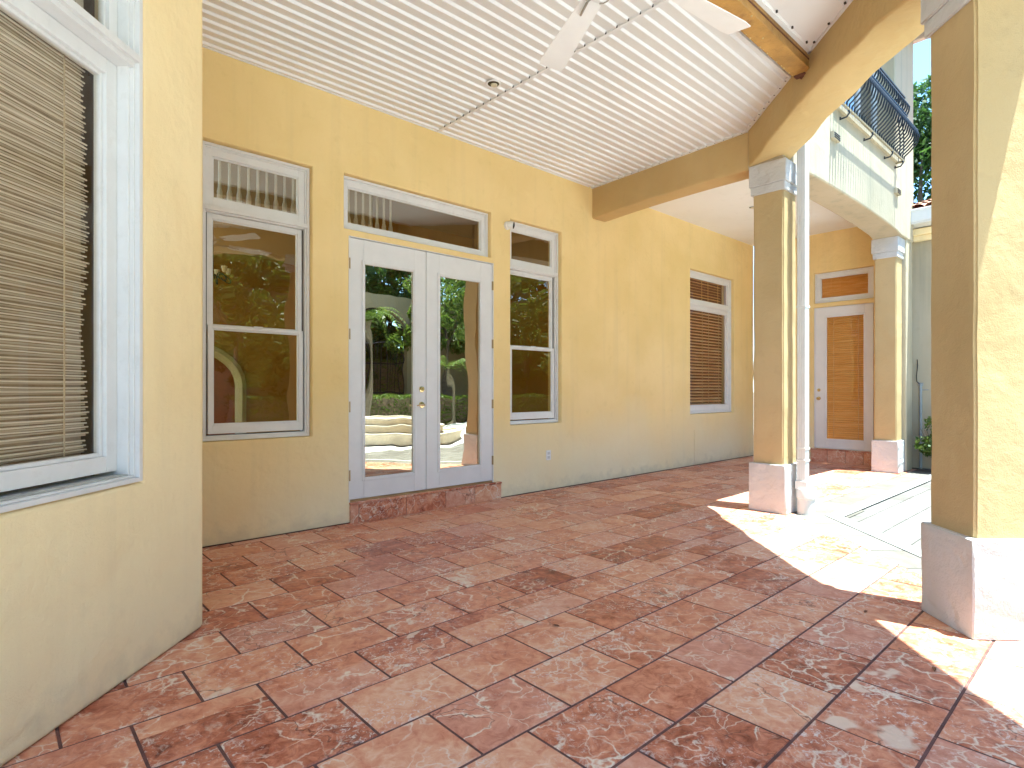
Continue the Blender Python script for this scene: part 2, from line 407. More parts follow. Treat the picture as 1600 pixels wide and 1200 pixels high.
# ------------------------------------------------------------------ tiled floors
def tile_sheet(name, mats, x0, x1, y1, y0, L, W, offs, ox, oy, gap, z, cuts, kind='structure', seed=1, joint_z=-0.004, rnd=None, M=None):
    """rows of width W going down in y from oy; each tile a quad with a small chamfer; cuts = [(point, normal)] keep the side against the normal"""
    rg = random.Random(seed)
    bm = bmesh.new(); lay = bm.loops.layers.float_color.new('tile')
    k0 = int(math.floor((oy - y1) / W)) - 1; k1 = int(math.ceil((oy - y0) / W)) + 1
    g = gap / 2; ch = 0.003
    for k in range(k0, k1):
        ya = oy - W * k; yb = ya - W
        off = offs(k)
        i0 = int(math.floor((x0 - off) / L)) - 1; i1 = int(math.ceil((x1 - off) / L)) + 1
        for i in range(i0, i1):
            xa = off + i * L; xb = xa + L
            if xb < x0 - L or xa > x1 + L: continue
            cx, cy = (xa + xb) / 2, (ya + yb) / 2
            if any((Vector((cx, cy)) - Vector(p)).dot(Vector(n)) > 0.6 for p, n in cuts): continue
            col = (rg.random(), rg.random(), rg.random(), 1)
            o = [(xa + g, yb + g), (xb - g, yb + g), (xb - g, ya - g), (xa + g, ya - g)]
            q = [(xa + g + ch, yb + g + ch), (xb - g - ch, yb + g + ch), (xb - g - ch, ya - g - ch), (xa + g + ch, ya - g - ch)]
            dz = rg.uniform(-0.0009, 0.0007); tx, ty = rg.uniform(-0.003, 0.003), rg.uniform(-0.003, 0.003)
            hh = lambda p: z + dz + (p[0] - cx) * tx + (p[1] - cy) * ty
            vo = [bm.verts.new((p[0], p[1], z - 0.0035)) for p in o]; vi = [bm.verts.new((p[0] + rg.uniform(-0.0012, 0.0012), p[1] + rg.uniform(-0.0012, 0.0012), hh(p))) for p in q]
            fs = [bm.faces.new(vi)] + [bm.faces.new((vo[j], vo[(j + 1) % 4], vi[(j + 1) % 4], vi[j])) for j in range(4)]
            for f in fs:
                for l in f.loops: l[lay] = col
    # joint bed
    bz = z + joint_z
    bed = [bm.verts.new(p) for p in ((x0, y0, bz), (x1, y0, bz), (x1, y1, bz), (x0, y1, bz))]
    fb = bm.faces.new(bed); fb.material_index = 1
    cc = list(cuts) + [((x0, 0), (-1, 0)), ((x1, 0), (1, 0)), ((0, y0), (0, -1)), ((0, y1), (0, 1))]
    for p, n in cc:
        bmesh.ops.bisect_plane(bm, geom=bm.verts[:] + bm.edges[:] + bm.faces[:], plane_co=(p[0], p[1], 0), plane_no=(n[0], n[1], 0), clear_outer=True)
    me = bpy.data.meshes.new(name); bm.to_mesh(me); bm.free()
    for m in mats: me.materials.append(m)
    return me
def join_meshes(name, mes):
    bm = bmesh.new()
    lay = bm.loops.layers.float_color.new('tile')
    for m in mes: bm.from_mesh(m)
    me = bpy.data.meshes.new(name); bm.to_mesh(me); bm.free()
    for m in mes[0].materials: me.materials.append(m)
    return me
TW, TL = 0.3365, 0.448
offs = lambda k: 0.302 - 0.0195 * k - (0.224 if k % 2 else 0.0)
a = tile_sheet('fa', (TILE, GROUT), -4, 10.68, 0.0, -2.585, TL, TW, offs, 0, -0.10, 0.011, 0.0, [], seed=5)
b = tile_sheet('fb', (TILE, GROUT), -4, 6.2, -2.585, -5.35, TL, TW, offs, 0, -0.10, 0.011, 0.0, [((8.575, 0), (1, -1))], seed=11)
fl = bpy.data.objects.new('floor', join_meshes('floor', [a, b])); sc.collection.objects.link(fl)
struct(fl)
# cream border stones and the white strip outside the porch edge
s2 = math.sqrt(.5)
NB = (1, -1)
def border(name, d0, d1, mats, L, z, seed):
    """strip outside the porch edge between distances d0 and d1: one leg along y = -2.585, one along x - y = 8.575"""
    rg = random.Random(seed); bm = bmesh.new(); lay = bm.loops.layers.float_color.new('tile')
    def pt_on_leg1(x, d): return (x, -2.585 - d)
    kx = lambda d: 5.99 + d * (math.sqrt(2) - 1)       # mitre corner
    def add(P):
        col = (rg.random(), rg.random(), rg.random(), 1)
        c = sum((Vector(p) for p in P), Vector((0, 0))) / 4
        vi = [bm.verts.new((*(c + (Vector(p) - c) * 1.0), z)) for p in P]
        f = bm.faces.new(vi)
        for l in f.loops: l[lay] = col
    n1 = int((10.9 - 5.99) / L)
    g = 0.004
    for i in range(n1):
        xa = 5.99 + L * i + g; xb = 5.99 + L * (i + 1) - g
        a0 = max(xa, kx(d0)); a1 = max(xa, kx(d1))
        if i == 0: a0, a1 = kx(d0), kx(d1)
        if xb <= max(a0, a1): continue
        add([(a0, -2.585 - d0 - g), (xb, -2.585 - d0 - g), (xb, -2.585 - d1 + g), (a1, -2.585 - d1 + g)])
    u = Vector((-s2, -s2)); nn = Vector((s2, -s2)); c0 = Vector((5.99, -2.585))
    for i in range(int(9 / L)):
        ta = L * i + g; tb = L * (i + 1) - g
        p0 = c0 + nn * (d0 + g); p1 = c0 + nn * (d1 - g)
        m0 = d0 * (math.sqrt(2) - 1) + 0.003; m1 = d1 * (math.sqrt(2) - 1) + 0.003
        t0a, t1a = (ta, ta) if i else (m0, m1)
        add([tuple(p0 + u * t0a), tuple(p1 + u * t1a), tuple(p1 + u * tb), tuple(p0 + u * tb)])
    bmesh.ops.recalc_face_normals(bm, faces=bm.faces)
    for f in bm.faces:
        if f.normal.z < 0: f.normal_flip()
    me = bpy.data.meshes.new(name); bm.to_mesh(me); bm.free()
    for m in mats: me.materials.append(m)
    o = bpy.data.objects.new(name, me); sc.collection.objects.link(o); return struct(o)
border('paving_border', 0.0, 0.27, (BORD,), 0.45, -0.001, 3)
border('paving_edge_strip', 0.27, 0.418, (WBORD,), 0.9, 0.003, 4)
offs2 = lambda k: 0.1 + (0.21 if k % 2 else 0.0)
pv = tile_sheet('path', (PAVE, JOINT), 3.0, 10.9, -2.97, -5.35, 0.42, 0.28, offs2, 0, -2.86, 0.010, -0.016, [], seed=9)
pv2 = tile_sheet('bounce_deck', (BOUNCE, JOINT), -7, 14.2, -5.352, -12.3, 0.84, 0.56, offs2, 0, -3.0, 0.008, -0.02, [], seed=19)  # bright paving added behind the camera to throw sunlight into the porch
po = bpy.data.objects.new('bounce_deck', pv2); sc.collection.objects.link(po); struct(po)
po = bpy.data.objects.new('path', pv); sc.collection.objects.link(po); struct(po)
g = MB(); g.quad([(-300, -300, -0.03), (300, -300, -0.03), (300, 300, -0.03), (-300, 300, -0.03)]); struct(g.build('ground', GRND))
g = MB(); g.quad([(5.75, -3.03, -0.0075), (6.7, -3.03, -0.0075), (6.7, -2.60, -0.0075), (5.75, -2.60, -0.0075)]); struct(g.build('paving_corner', BORD))
# bed under the border strips
g = MB(); g.quad([(5, -2.968, -0.0125), (10.9, -2.968, -0.0125), (10.9, -2.586, -0.0125), (5, -2.586, -0.0125)]); struct(g.build('paving_bed', simple('grey_bed', (0.08, 0.075, 0.065), 0.9)))

# ------------------------------------------------------------------ walls
H = 3.95
WIN1 = (1.245, 2.13, 0.825, 3.225)
TR = (2.43, 4.205, 2.735, 3.245)
DOOR = (2.478, 4.245, 0.19, 2.675)
WIN2 = (4.50, 5.375, 0.825, 3.235)
WIN3 = (8.44, 9.925, 0.84, 3.215)
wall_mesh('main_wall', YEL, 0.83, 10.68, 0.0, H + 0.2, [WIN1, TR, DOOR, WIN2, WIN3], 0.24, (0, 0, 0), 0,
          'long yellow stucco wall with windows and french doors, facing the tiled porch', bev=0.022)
# bay wall: corner at C, x = 0 at the corner, running to negative x
CX, CY = 0.83, -1.669
LW = (-1.985, -0.462, 0.835, 3.30)
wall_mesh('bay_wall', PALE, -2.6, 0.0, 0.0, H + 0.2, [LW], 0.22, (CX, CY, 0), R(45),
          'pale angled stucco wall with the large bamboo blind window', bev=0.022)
wall_mesh('bay_return_wall', PALE, -1.669 + 0.002, -0.03, 0.0, H + 0.2, [], 0.2, (CX, 0.0, 0), R(90),
          'narrow stucco return between the angled wall and the long wall')
# end wall with the single door; local x = -Y, into the wall = +X
DOORB = (1.075, 1.99, 0.225, 2.665)
TRB = (1.075, 1.99, 2.745, 3.265)
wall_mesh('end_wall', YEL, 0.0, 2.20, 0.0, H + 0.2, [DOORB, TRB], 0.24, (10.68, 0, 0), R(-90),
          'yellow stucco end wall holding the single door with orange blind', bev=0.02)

# ------------------------------------------------------------------ beams
def beam(name, mat, p0, p1, width, side, zb, ztop, label, n=24, rough=0.006, cat='beam', seed=0):
    """inner lower edge runs p0 -> p1; the body lies `width` to the `side` (+1 = left of travel, -1 = right); zb(t) bottom height"""
    p0 = Vector(p0); p1 = Vector(p1); d = (p1 - p0); L = d.length; d.normalize(); nrm = Vector((-d.y, d.x)) * side
    bm = bmesh.new(); rows = []
    cr = 0.02
    for i in range(n + 1):
        t = i / n; c = p0 + (p1 - p0) * t; z = zb(t)
        w1 = (mnoise.noise(Vector((t * L * 2.3, seed, 0))) ) * rough * 2
        w2 = (mnoise.noise(Vector((t * L * 2.7, seed + 9, 0)))) * rough * 2
        prof = [(0, ztop), (w1 * .4, z + 0.10), (w1, z + cr), (cr * .35 + w1, z + cr * .3), (cr + w1, z), (width * .5, z + w1 * .5), (width - cr + w2, z), (width - cr * .3 + w2, z + cr * .35), (width + w2, z + cr), (width, ztop)]
        rows.append([bm.verts.new((c.x + nrm.x * a, c.y + nrm.y * a, zz)) for a, zz in prof])
    for i in range(n):
        for j in range(len(rows[0]) - 1):
            f = bm.faces.new((rows[i][j], rows[i][j + 1], rows[i + 1][j + 1], rows[i + 1][j])); f.smooth = True
        f = bm.faces.new((rows[i][-1], rows[i][0], rows[i + 1][0], rows[i + 1][-1]))
    bm.faces.new(rows[0][::-1]); bm.faces.new(rows[-1])
    bmesh.ops.recalc_face_normals(bm, faces=bm.faces)
    me = bpy.data.meshes.new(name); bm.to_mesh(me); bm.free(); me.materials.append(mat); me.set_sharp_from_angle(angle=R(50))
    o = bpy.data.objects.new(name, me); sc.collection.objects.link(o); tag(o, label, cat); return o
ZT = H + 0.28
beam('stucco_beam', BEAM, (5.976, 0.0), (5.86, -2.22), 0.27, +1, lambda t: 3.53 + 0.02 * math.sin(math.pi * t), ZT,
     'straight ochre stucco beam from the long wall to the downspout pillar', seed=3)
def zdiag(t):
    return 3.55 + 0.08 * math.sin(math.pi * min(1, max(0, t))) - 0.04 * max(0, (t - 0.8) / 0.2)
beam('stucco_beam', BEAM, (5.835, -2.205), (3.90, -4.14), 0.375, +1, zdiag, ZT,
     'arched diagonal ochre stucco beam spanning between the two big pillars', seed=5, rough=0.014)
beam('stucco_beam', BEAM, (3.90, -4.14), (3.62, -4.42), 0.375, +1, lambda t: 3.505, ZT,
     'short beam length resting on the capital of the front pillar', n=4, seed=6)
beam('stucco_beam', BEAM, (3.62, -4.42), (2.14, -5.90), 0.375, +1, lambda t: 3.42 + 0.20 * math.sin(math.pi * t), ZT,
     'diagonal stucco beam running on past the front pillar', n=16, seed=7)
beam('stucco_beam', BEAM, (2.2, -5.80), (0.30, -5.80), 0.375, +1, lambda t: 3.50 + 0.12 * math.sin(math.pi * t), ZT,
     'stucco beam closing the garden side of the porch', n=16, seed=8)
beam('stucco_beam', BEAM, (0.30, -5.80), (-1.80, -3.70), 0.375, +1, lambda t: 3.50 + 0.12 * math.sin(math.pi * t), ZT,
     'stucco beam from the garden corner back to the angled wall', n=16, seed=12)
beam('stucco_beam', BEAM, (-1.80, -3.70), (-1.80, -3.0), 0.3, -1, lambda t: 3.50, ZT,
     'stub beam where the porch meets the angled wall', n=4, seed=13)

# ------------------------------------------------------------------ pillars
def jag(mb_obj, amt, seed):
    me = mb_obj.data
    for v in me.vertices:
        n = mnoise.noise_vector(Vector(v.co) * 6 + Vector((seed, 0, 0)))
        v.co.x += n.x * amt; v.co.y += n.y * amt
def pillar(loc, rz, wd, dp, label, zc=(3.24, 3.545), bb=0.49, inset=0.032, amt=0.003):
    root = empty('pillar', (loc[0], loc[1], 0), rz, label, 'pillar', 'stucco pillars along the porch edge')
    def block(name, x0, x1, y0, y1, z0, z1, mat, nz, bv):
        mb = MB(); nx = 3
        # subdivided box so the edges can wander a little
        xs = [x0 + (x1 - x0) * i / nx for i in range(nx + 1)]; ys = [y0 + (y1 - y0) * i / nx for i in range(nx + 1)]
        zs = [z0 + (z1 - z0) * i / nz for i in range(nz + 1)]
        for i in range(nx):
            for k in range(nz):
                mb.quad([(xs[i], y0, zs[k]), (xs[i + 1], y0, zs[k]), (xs[i + 1], y0, zs[k + 1]), (xs[i], y0, zs[k + 1])])
                mb.quad([(xs[i], y1, zs[k]), (xs[i], y1, zs[k + 1]), (xs[i + 1], y1, zs[k + 1]), (xs[i + 1], y1, zs[k])])
                mb.quad([(x0, ys[i], zs[k]), (x0, ys[i], zs[k + 1]), (x0, ys[i + 1], zs[k + 1]), (x0, ys[i + 1], zs[k])])
                mb.quad([(x1, ys[i], zs[k]), (x1, ys[i + 1], zs[k]), (x1, ys[i + 1], zs[k + 1]), (x1, ys[i], zs[k + 1])])
            for j in range(nx):
                for z in (z0, z1): mb.quad([(xs[i], ys[j], z), (xs[i + 1], ys[j], z), (xs[i + 1], ys[j + 1], z), (xs[i], ys[j + 1], z)])
        me = bpy.data.meshes.new(name); me.from_pydata(mb.v, [], mb.f); me.materials.append(mat)
        bm = bmesh.new(); bm.from_mesh(me); bmesh.ops.remove_doubles(bm, verts=bm.verts, dist=1e-5); bmesh.ops.recalc_face_normals(bm, faces=bm.faces)
        for v in bm.verts:
            n = mnoise.noise_vector(Vector(v.co) * 3.5 + Vector((loc[0], loc[1], 0)))
            v.co.x += n.x * amt * 2; v.co.y += n.y * amt * 2
        ed = [e for e in bm.edges if e.calc_face_angle(0) > R(60)]
        bmesh.ops.bevel(bm, geom=ed, offset=bv, segments=3, affect='EDGES')
        for f in bm.faces: f.smooth = True
        bm.to_mesh(me); bm.free(); me.set_sharp_from_angle(angle=R(60))
        o = bpy.data.objects.new(name, me); sc.collection.objects.link(o); o.parent = root
        wn = o.modifiers.new('normals', 'WEIGHTED_NORMAL'); wn.keep_sharp = True
        return o
    a, b = wd / 2, dp / 2; i = inset
    block('base', -a, a, -b, b, 0.0, bb, WHI, 5, 0.006)
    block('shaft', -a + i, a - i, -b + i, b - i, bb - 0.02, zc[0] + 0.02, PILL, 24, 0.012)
    c = block('capital', -a, a, -b, b, zc[0] + 0.085, zc[1], WHI, 3, 0.006)
    block('capital_lip', -a + 0.013, a - 0.013, -b + 0.013, b - 0.013, zc[0], zc[0] + 0.087, WHI, 1, 0.006)
    return root
P1 = pillar((6.016, -2.397), 0, 0.375, 0.372, 'square ochre pillar with the white downspout against it')
P3 = pillar((10.105, -2.347), 0, 0.355, 0.35, 'square pale pillar in front of the single door', zc=(3.215, 3.515), bb=0.48)
P2 = pillar((3.602 + 0.2815, -4.407), R(45), 0.398, 0.398, 'largest front pillar, white base half in full sun', zc=(3.205, 3.50), bb=0.497)
P5 = pillar((0.22, -5.98), 0, 0.398, 0.398, 'pillar behind the photographer at the garden corner', zc=(3.205, 3.50), bb=0.497)
P4 = pillar((2.30, -5.99), 0, 0.398, 0.398, 'pillar next along from the front pillar, mirrored in the window', zc=(3.205, 3.50), bb=0.497)

# ------------------------------------------------------------------ porch ceilings
CR = empty('ribbed_ceiling', (0, 0, 0), 0, 'white ribbed metal ceiling over the tiled porch', 'ceiling')
def ribs(name, x0f, x1f, ya, yb, y_first, pitch, step=0.017, slope=0.012):
    """sawtooth pans running along x; x limits may depend on y (for the diagonal beam)"""
    mb = MB(); prof = []
    y = y_first + pitch * math.ceil((ya - y_first) / pitch + 1e-6)
    k = y
    ys = []
    while k > yb - pitch:
        ys.append((k, H)); ys.append((k - (pitch - slope - 0.008), H - step)); ys.append((k - (pitch - 0.008), H - step * 0.98)) if False else None
        ys.append((k - (pitch - slope), H - step * 1.0)); k -= pitch
    ys = [p for p in ys if p]
    pts = []
    for (p, q) in zip(ys[:-1], ys[1:]):
        pts.append((p, q))
    for (y0, z0), (y1, z1) in pts:
        c0, c1 = min(y0, ya), max(y1, yb)
        if c1 >= c0: continue
        za = z0 + (z1 - z0) * ((y0 - c0) / (y0 - y1)) if y0 != y1 else z0
        zb = z0 + (z1 - z0) * ((y0 - c1) / (y0 - y1)) if y0 != y1 else z1
        mb.quad([(x0f(c0), c0, za), (x1f(c0), c0, za), (x1f(c1), c1, zb), (x0f(c1), c1, zb)])
    return mb.build(name, CEILM, CR, fix=False)
diag = lambda y: min(8.045 + y, 5.99 if y > -2.2 else 99)
lim = lambda y: (5.98 + 0.052 * y if y > -2.2 else 8.045 + y)
ribs('ceiling_panel', lambda y: 0.5, lambda y: 3.462, 0.0, -2.925, -0.163 + 0.104, 0.104)
ribs('ceiling_panel', lambda y: 3.468, lim, 0.0, -2.2, -0.163 + 0.104, 0.104)
ribs('ceiling_panel', lambda y: 3.468, lim, -2.2001, -2.925, -0.163 + 0.104, 0.104)
ribs('ceiling_panel', lambda y: -1.85, lambda y: 0.498, -0.2, -2.925, -0.163 + 0.104, 0.104)
ribs('ceiling_panel', lambda y: max(-1.85, -5.50 - y), lim, -3.157, -5.81, -3.20, 0.36, 0.010, 0.014)
# edge trims, screws and the seam cover
g = MB(); g.box(0.85, 10.67, -0.012, -0.001, 0.0005, 0.007); struct(g.build('floor_joint', simple('dark_caulk', (0.06, 0.03, 0.025), 0.8)))
tr_ = MB()
tr_.box(3.455, 3.4665, -2.925, 0.0, H - 0.021, H + 0.01)
tr_.box(3.4665, 3.492, -2.925, 0.0, H - 0.0165, H + 0.01)
tr_.build('seam_strip', CEILM, CR, 0.0015)
e = MB()
def strip(p, q, wdt, z0, z1):
    p = Vector(p); q = Vector(q); d = (q - p).normalized(); n_ = Vector((-d.y, d.x)) * wdt
    for a_, b_ in (((p, q), (q + n_, p + n_)),):
        P = [*a_, *b_]
        e.quad([(v.x, v.y, z0) for v in P]); e.quad([(v.x, v.y, z1) for v in P])
        for i in range(4):
            u, v = P[i], P[(i + 1) % 4]; e.quad([(u.x, u.y, z0), (v.x, v.y, z0), (v.x, v.y, z1), (u.x, u.y, z1)])
strip((5.976, -0.0), (5.862, -2.2), -0.032, H - 0.0235, H + 0.01)
strip((5.84, -2.208), (5.12, -2.928), -0.036, H - 0.0235, H + 0.01)
strip((4.88, -3.165), (2.25, -5.795), -0.024, H - 0.016, H + 0.01)
strip((1.2, -0.0), (5.9, -0.0), -0.012, H - 0.020, H + 0.01)
strip((-1.8, -3.159), (4.87, -3.159), -0.03, H - 0.016, H + 0.01)
strip((-1.8, -2.922), (5.10, -2.922), 0.020, H - 0.020, H + 0.01)
e.build('edge_trim', CEILM, CR)
s = MB()
for i in range(27):
    y = -0.163 - 0.104 * i + 0.008
    s.box(3.448, 3.4545, y - 0.005, y + 0.005, H - 0.022, H - 0.003)
    if y > -2.15:
        x = 5.976 + 0.052 * y - 0.022; s.box(x - 0.004, x + 0.004, y - 0.004, y + 0.004, H - 0.026, H - 0.02)
for i in range(8):
    y = -2.27 - 0.086 * i; x = 8.045 + y - 0.04; s.box(x - 0.005, x + 0.005, y - 0.005, y + 0.005, H - 0.026, H - 0.02)
for i in range(16):
    y = -3.25 - 0.16 * i; x = 8.045 + y - 0.055; s.box(x - 0.007, x + 0.007, y - 0.007, y + 0.007, H - 0.02, H - 0.008)
for i in range(26):
    x = 4.7 - 0.27 * i; s.box(x - 0.006, x + 0.006, -3.216, -3.204, H - 0.02, H - 0.004)
s.build('screws', SCREW, CR)['kind'] = 'stuff'
# flat ceiling of the far bay
c2 = MB(); c2.box(6.05, 10.68, -2.30, 0.0, H, H + 0.12); tag(c2.build('smooth_ceiling', SMOOTH), 'smooth cream plaster ceiling of the far porch bay', 'ceiling')
# roof over the porch, keeps the sun out
rf = MB()
def prism(mb, pts, z0, z1):
    mb.quad([(x, y, z0) for x, y in pts][::-1]); mb.quad([(x, y, z1) for x, y in pts])
    for i in range(len(pts)):
        (xa, ya_), (xb, yb_) = pts[i], pts[(i + 1) % len(pts)]
        mb.quad([(xa, ya_, z0), (xb, yb_, z0), (xb, yb_, z1), (xa, ya_, z1)])
prism(rf, [(-2.1, 0.3), (-2.1, -3.75), (0.15, -6.15), (2.40, -6.15), (6.0, -2.575), (6.0, 0.3)], H + 0.045, H + 0.30)  # unseen south-west corner cut back to let more light in
tag(rf.build('porch_roof', ROOFM), 'flat roof slab above the ribbed porch ceiling', 'roof')

# rusted steel beam
RB = empty('steel_beam', (0, 0, 0), 0, 'rusted ochre steel beam crossing the white metal ceiling', 'beam')
m = MB(); m.box(-1.85, 4.93, -3.155, -3.142, 3.835, H + 0.02); m.box(-1.85, 4.98, -3.040, -3.028, 3.835, H + 0.02); m.build('web', RUST, RB, 0.002)
m = MB(); m.box(-1.85, 4.965, -3.163, -3.018, 3.822, 3.835); m.build('bottom_flange', RUST, RB, 0.002)
m = MB(); m.box(-1.85, 4.93, -3.1595, -3.155, 3.895, 3.905); m.build('weld_line', RUSTD, RB)
m = MB(); m.box(4.94, 4.985, -3.172, -3.06, 3.805, H + 0.03); m.box(4.90, 4.965, -3.12, -3.03, 3.812, 3.8219); m.build('end_plate', RUSTD, RB, 0.004)
m = MB()
for i in range(60):
    x = 4.9 - i * 0.075 - random.uniform(0, 0.05); r = random.uniform(0.004, 0.009)
    y = random.choice([-3.026, -3.026, -3.026, -3.15, -3.09])
    m.lathe([(0.0005, -r * 1.6), (r, -r * 0.6), (r, 0)], (x, y, 3.822), 6)
m.build('rust_drips', simple('pale_rust_drip', (0.55, 0.42, 0.2), 0.5), RB)['kind'] = 'stuff'

# ------------------------------------------------------------------ windows
def casing(name, loc, rz, label, w_, h_, cat='window', group=None): 
    return empty(name, loc, rz, label, cat, group)
def pane(parent, x0, x1, z0, z1, y, mat, name='pane'):
    m = MB(); m.box(x0, x1, y, y + 0.006, z0, z1); return m.build(name, mat, parent, fix=True)
def sash(root, name, x0, x1, z0, z1, wl, wr, wb, wt, y0, dep, glass, bead=0.012):
    m = MB(); m.ring(x0, x1, z0, z1, wl, wr, wb, wt, y0, y0 + dep)
    # glazing bead stepping back to the glass
    m.ring(x0 + wl, x1 - wr, z0 + wb, z1 - wt, bead, bead, bead, bead, y0 + dep * 0.35, y0 + dep)
    o = m.build(name, WFR, root, 0.0025)
    pane(o, x0 + wl + bead * .6, x1 - wr - bead * .6, z0 + wb + bead * .6, z1 - wt - bead * .6, y0 + dep * 0.6, glass)
    return o
def outer_frame(root, x0, x1, z0, z1, y0, dep, zm=None, w1=0.022):
    m = MB()
    m.ring(x0, x1, z0, z1, w1, w1, w1 * 1.3, w1, y0, y0 + dep)
    m.ring(x0 + w1, x1 - w1, z0 + w1 * 1.3, z1 - w1, 0.014, 0.014, 0.012, 0.012, y0 + 0.018, y0 + dep)
    if zm:
        m.box(x0 + w1, x1 - w1, y0 - 0.006, y0 + dep, zm - 0.016, zm + 0.016)
        m.box(x0 + w1, x1 - w1, y0 + 0.014, y0 + dep, zm - 0.028, zm - 0.016)
    return m.build('frame', WFR, root, 0.002)
def hung_window(x0, x1, z0, z1, label, rec=0.055, group=None, zm=2.70, zr=1.745):
    root = casing('window', (x0, 0, z0), 0, label, x1 - x0, z1 - z0, group=group)
    W = x1 - x0; Hh = z1 - z0; zm -= z0; zr -= z0; e_ = 0.004
    outer_frame(root, e_, W - e_, e_, Hh - e_, rec, 0.12, zm)
    sash(root, 'transom_sash', 0.04, W - 0.04, zm + 0.018, Hh - 0.036, 0.052, 0.052, 0.07, 0.062, rec + 0.03, 0.035, GLASST)
    sash(root, 'upper_sash', 0.055, W - 0.055, zr - 0.012, zm - 0.03, 0.036, 0.036, 0.03, 0.04, rec + 0.052, 0.03, GLASS)
    lo = sash(root, 'lower_sash', 0.055, W - 0.055, 0.058, zr + 0.018, 0.036, 0.036, 0.072, 0.028, rec + 0.022, 0.03, GLASS)
    m = MB(); m.box(W / 2 - 0.035, W / 2 + 0.035, rec + 0.004, rec + 0.03, zr + 0.018, zr + 0.028); m.build('latch', WFR, lo, 0.003)
    m = MB(); m.box(0.03, W - 0.03, rec + 0.03, rec + 0.12, 0.034, 0.046); m.build('sill_track', TRACK, root)
    m = MB(); m.box(0.0375, 0.054, rec + 0.05, rec + 0.055, 0.05, zm - 0.03); m.box(W - 0.054, W - 0.0375, rec + 0.05, rec + 0.055, 0.05, zm - 0.03); m.build('side_track', TRACK, root)
    return root
hung_window(*WIN1, 'tall double hung window left of the french doors, arch visible inside')
hung_window(*WIN2, 'tall double hung window right of the french doors, below the camera')

def slats(root, name, x0, x1, z0, z1, y, pitch, wdt, mat, tilt=55, th=0.0025, cords=(0.2, 0.8), cordmat=None, jitter=0.0, seed=1):
    rg = random.Random(seed)
    m = MB(); z = z0; i = 0
    while z < z1:
        j = rg.uniform(-jitter, jitter)
        M = Matrix.Translation(((x0 + x1) / 2, y, z + j)) @ Matrix.Rotation(R(tilt) + rg.uniform(-0.12, 0.12) * (jitter > 0), 4, 'X') @ Matrix.Rotation(rg.uniform(-0.002, 0.002) * (jitter > 0), 4, 'Y')
        m.box(-(x1 - x0) / 2, (x1 - x0) / 2, -wdt / 2, wdt / 2, -th / 2, th / 2, 0, M)
        z += pitch; i += 1
    o = m.build(name, mat, root, fix=False)
    for k in cords:
        c = MB(); x = x0 + (x1 - x0) * k; c.box(x - 0.004, x + 0.004, y - wdt * 0.5 - 0.004, y - wdt * 0.5, z0, z1)
        c.build('cord', cordmat or mat, o, fix=False)
    return o
# far window: transom over a fixed light, wood blinds behind
x0, x1, z0, z1 = WIN3
root = casing('window', (x0, 0, z0), 0, 'far window with red brown wood blinds beside the pillar', 0, 0)
W = x1 - x0; zm = 2.675 - z0
outer_frame(root, 0.004, W - 0.004, 0.004, z1 - z0 - 0.004, 0.055, 0.12, zm, 0.026)
sash(root, 'transom_sash', 0.045, W - 0.045, zm + 0.018, z1 - z0 - 0.04, 0.05, 0.05, 0.05, 0.06, 0.075, 0.04, GLASSB)
sash(root, 'casement_sash', 0.045, W - 0.045, 0.045, zm - 0.03, 0.055, 0.075, 0.09, 0.06, 0.08, 0.045, GLASSB)
slats(root, 'blind', 0.10, W - 0.13, 0.10, zm - 0.08, 0.19, 0.052, 0.046, REDB, 24, th=0.013, cords=(0.45, 0.62, 0.9), jitter=0.001, cordmat=simple('tan_tape', (0.62, 0.42, 0.2), 0.8))
slats(root, 'transom_blind', 0.10, W - 0.16, zm + 0.06, z1 - z0 - 0.08, 0.19, 0.048, 0.045, WOODB, 30, cords=(0.45, 0.62, 0.9), jitter=0.001)

# big bay window with a ragged bamboo blind
x0, x1, z0, z1 = LW
root = casing('window', (CX + x0 * s2, CY + x0 * s2, z0), R(45), 'large white framed window with grey bamboo blind on the angled wall', 0, 0)
W = x1 - x0; zm = 2.69 - z0
m = MB()
m.ring(0.003, W - 0.003, 0.003, z1 - z0 - 0.003, 0.022, 0.022, 0.020, 0.022, -0.004, 0.16)
m.ring(0.025, W - 0.025, 0.023, z1 - z0 - 0.025, 0.012, 0.012, 0.010, 0.012, 0.014, 0.16)
m.ring(0.037, W - 0.037, 0.033, z1 - z0 - 0.037, 0.012, 0.012, 0.004, 0.012, 0.030, 0.16)
m.box(0.025, W - 0.025, -0.008, 0.15, zm - 0.020, zm + 0.012); m.box(0.037, W - 0.037, 0.012, 0.15, zm - 0.045, zm - 0.020)
m.build('frame', WFR, root, 0.002)
sash(root, 'transom_sash', 0.05, W - 0.05, zm + 0.014, z1 - z0 - 0.05, 0.05, 0.05, 0.05, 0.05, 0.075, 0.04, GLASSB)
sa = sash(root, 'casement_sash', 0.05, W - 0.05, 0.055, zm - 0.047, 0.062, 0.062, 0.068, 0.062, 0.078, 0.045, GLASSB, 0.016)
m = MB(); m.box(0.05, W - 0.05, 0.03, 0.076, 0.030, 0.038); m.build('sill', SILLM, root)
rg = random.Random(3)
bl = MB(); z = 0.13; xr = W - 0.135
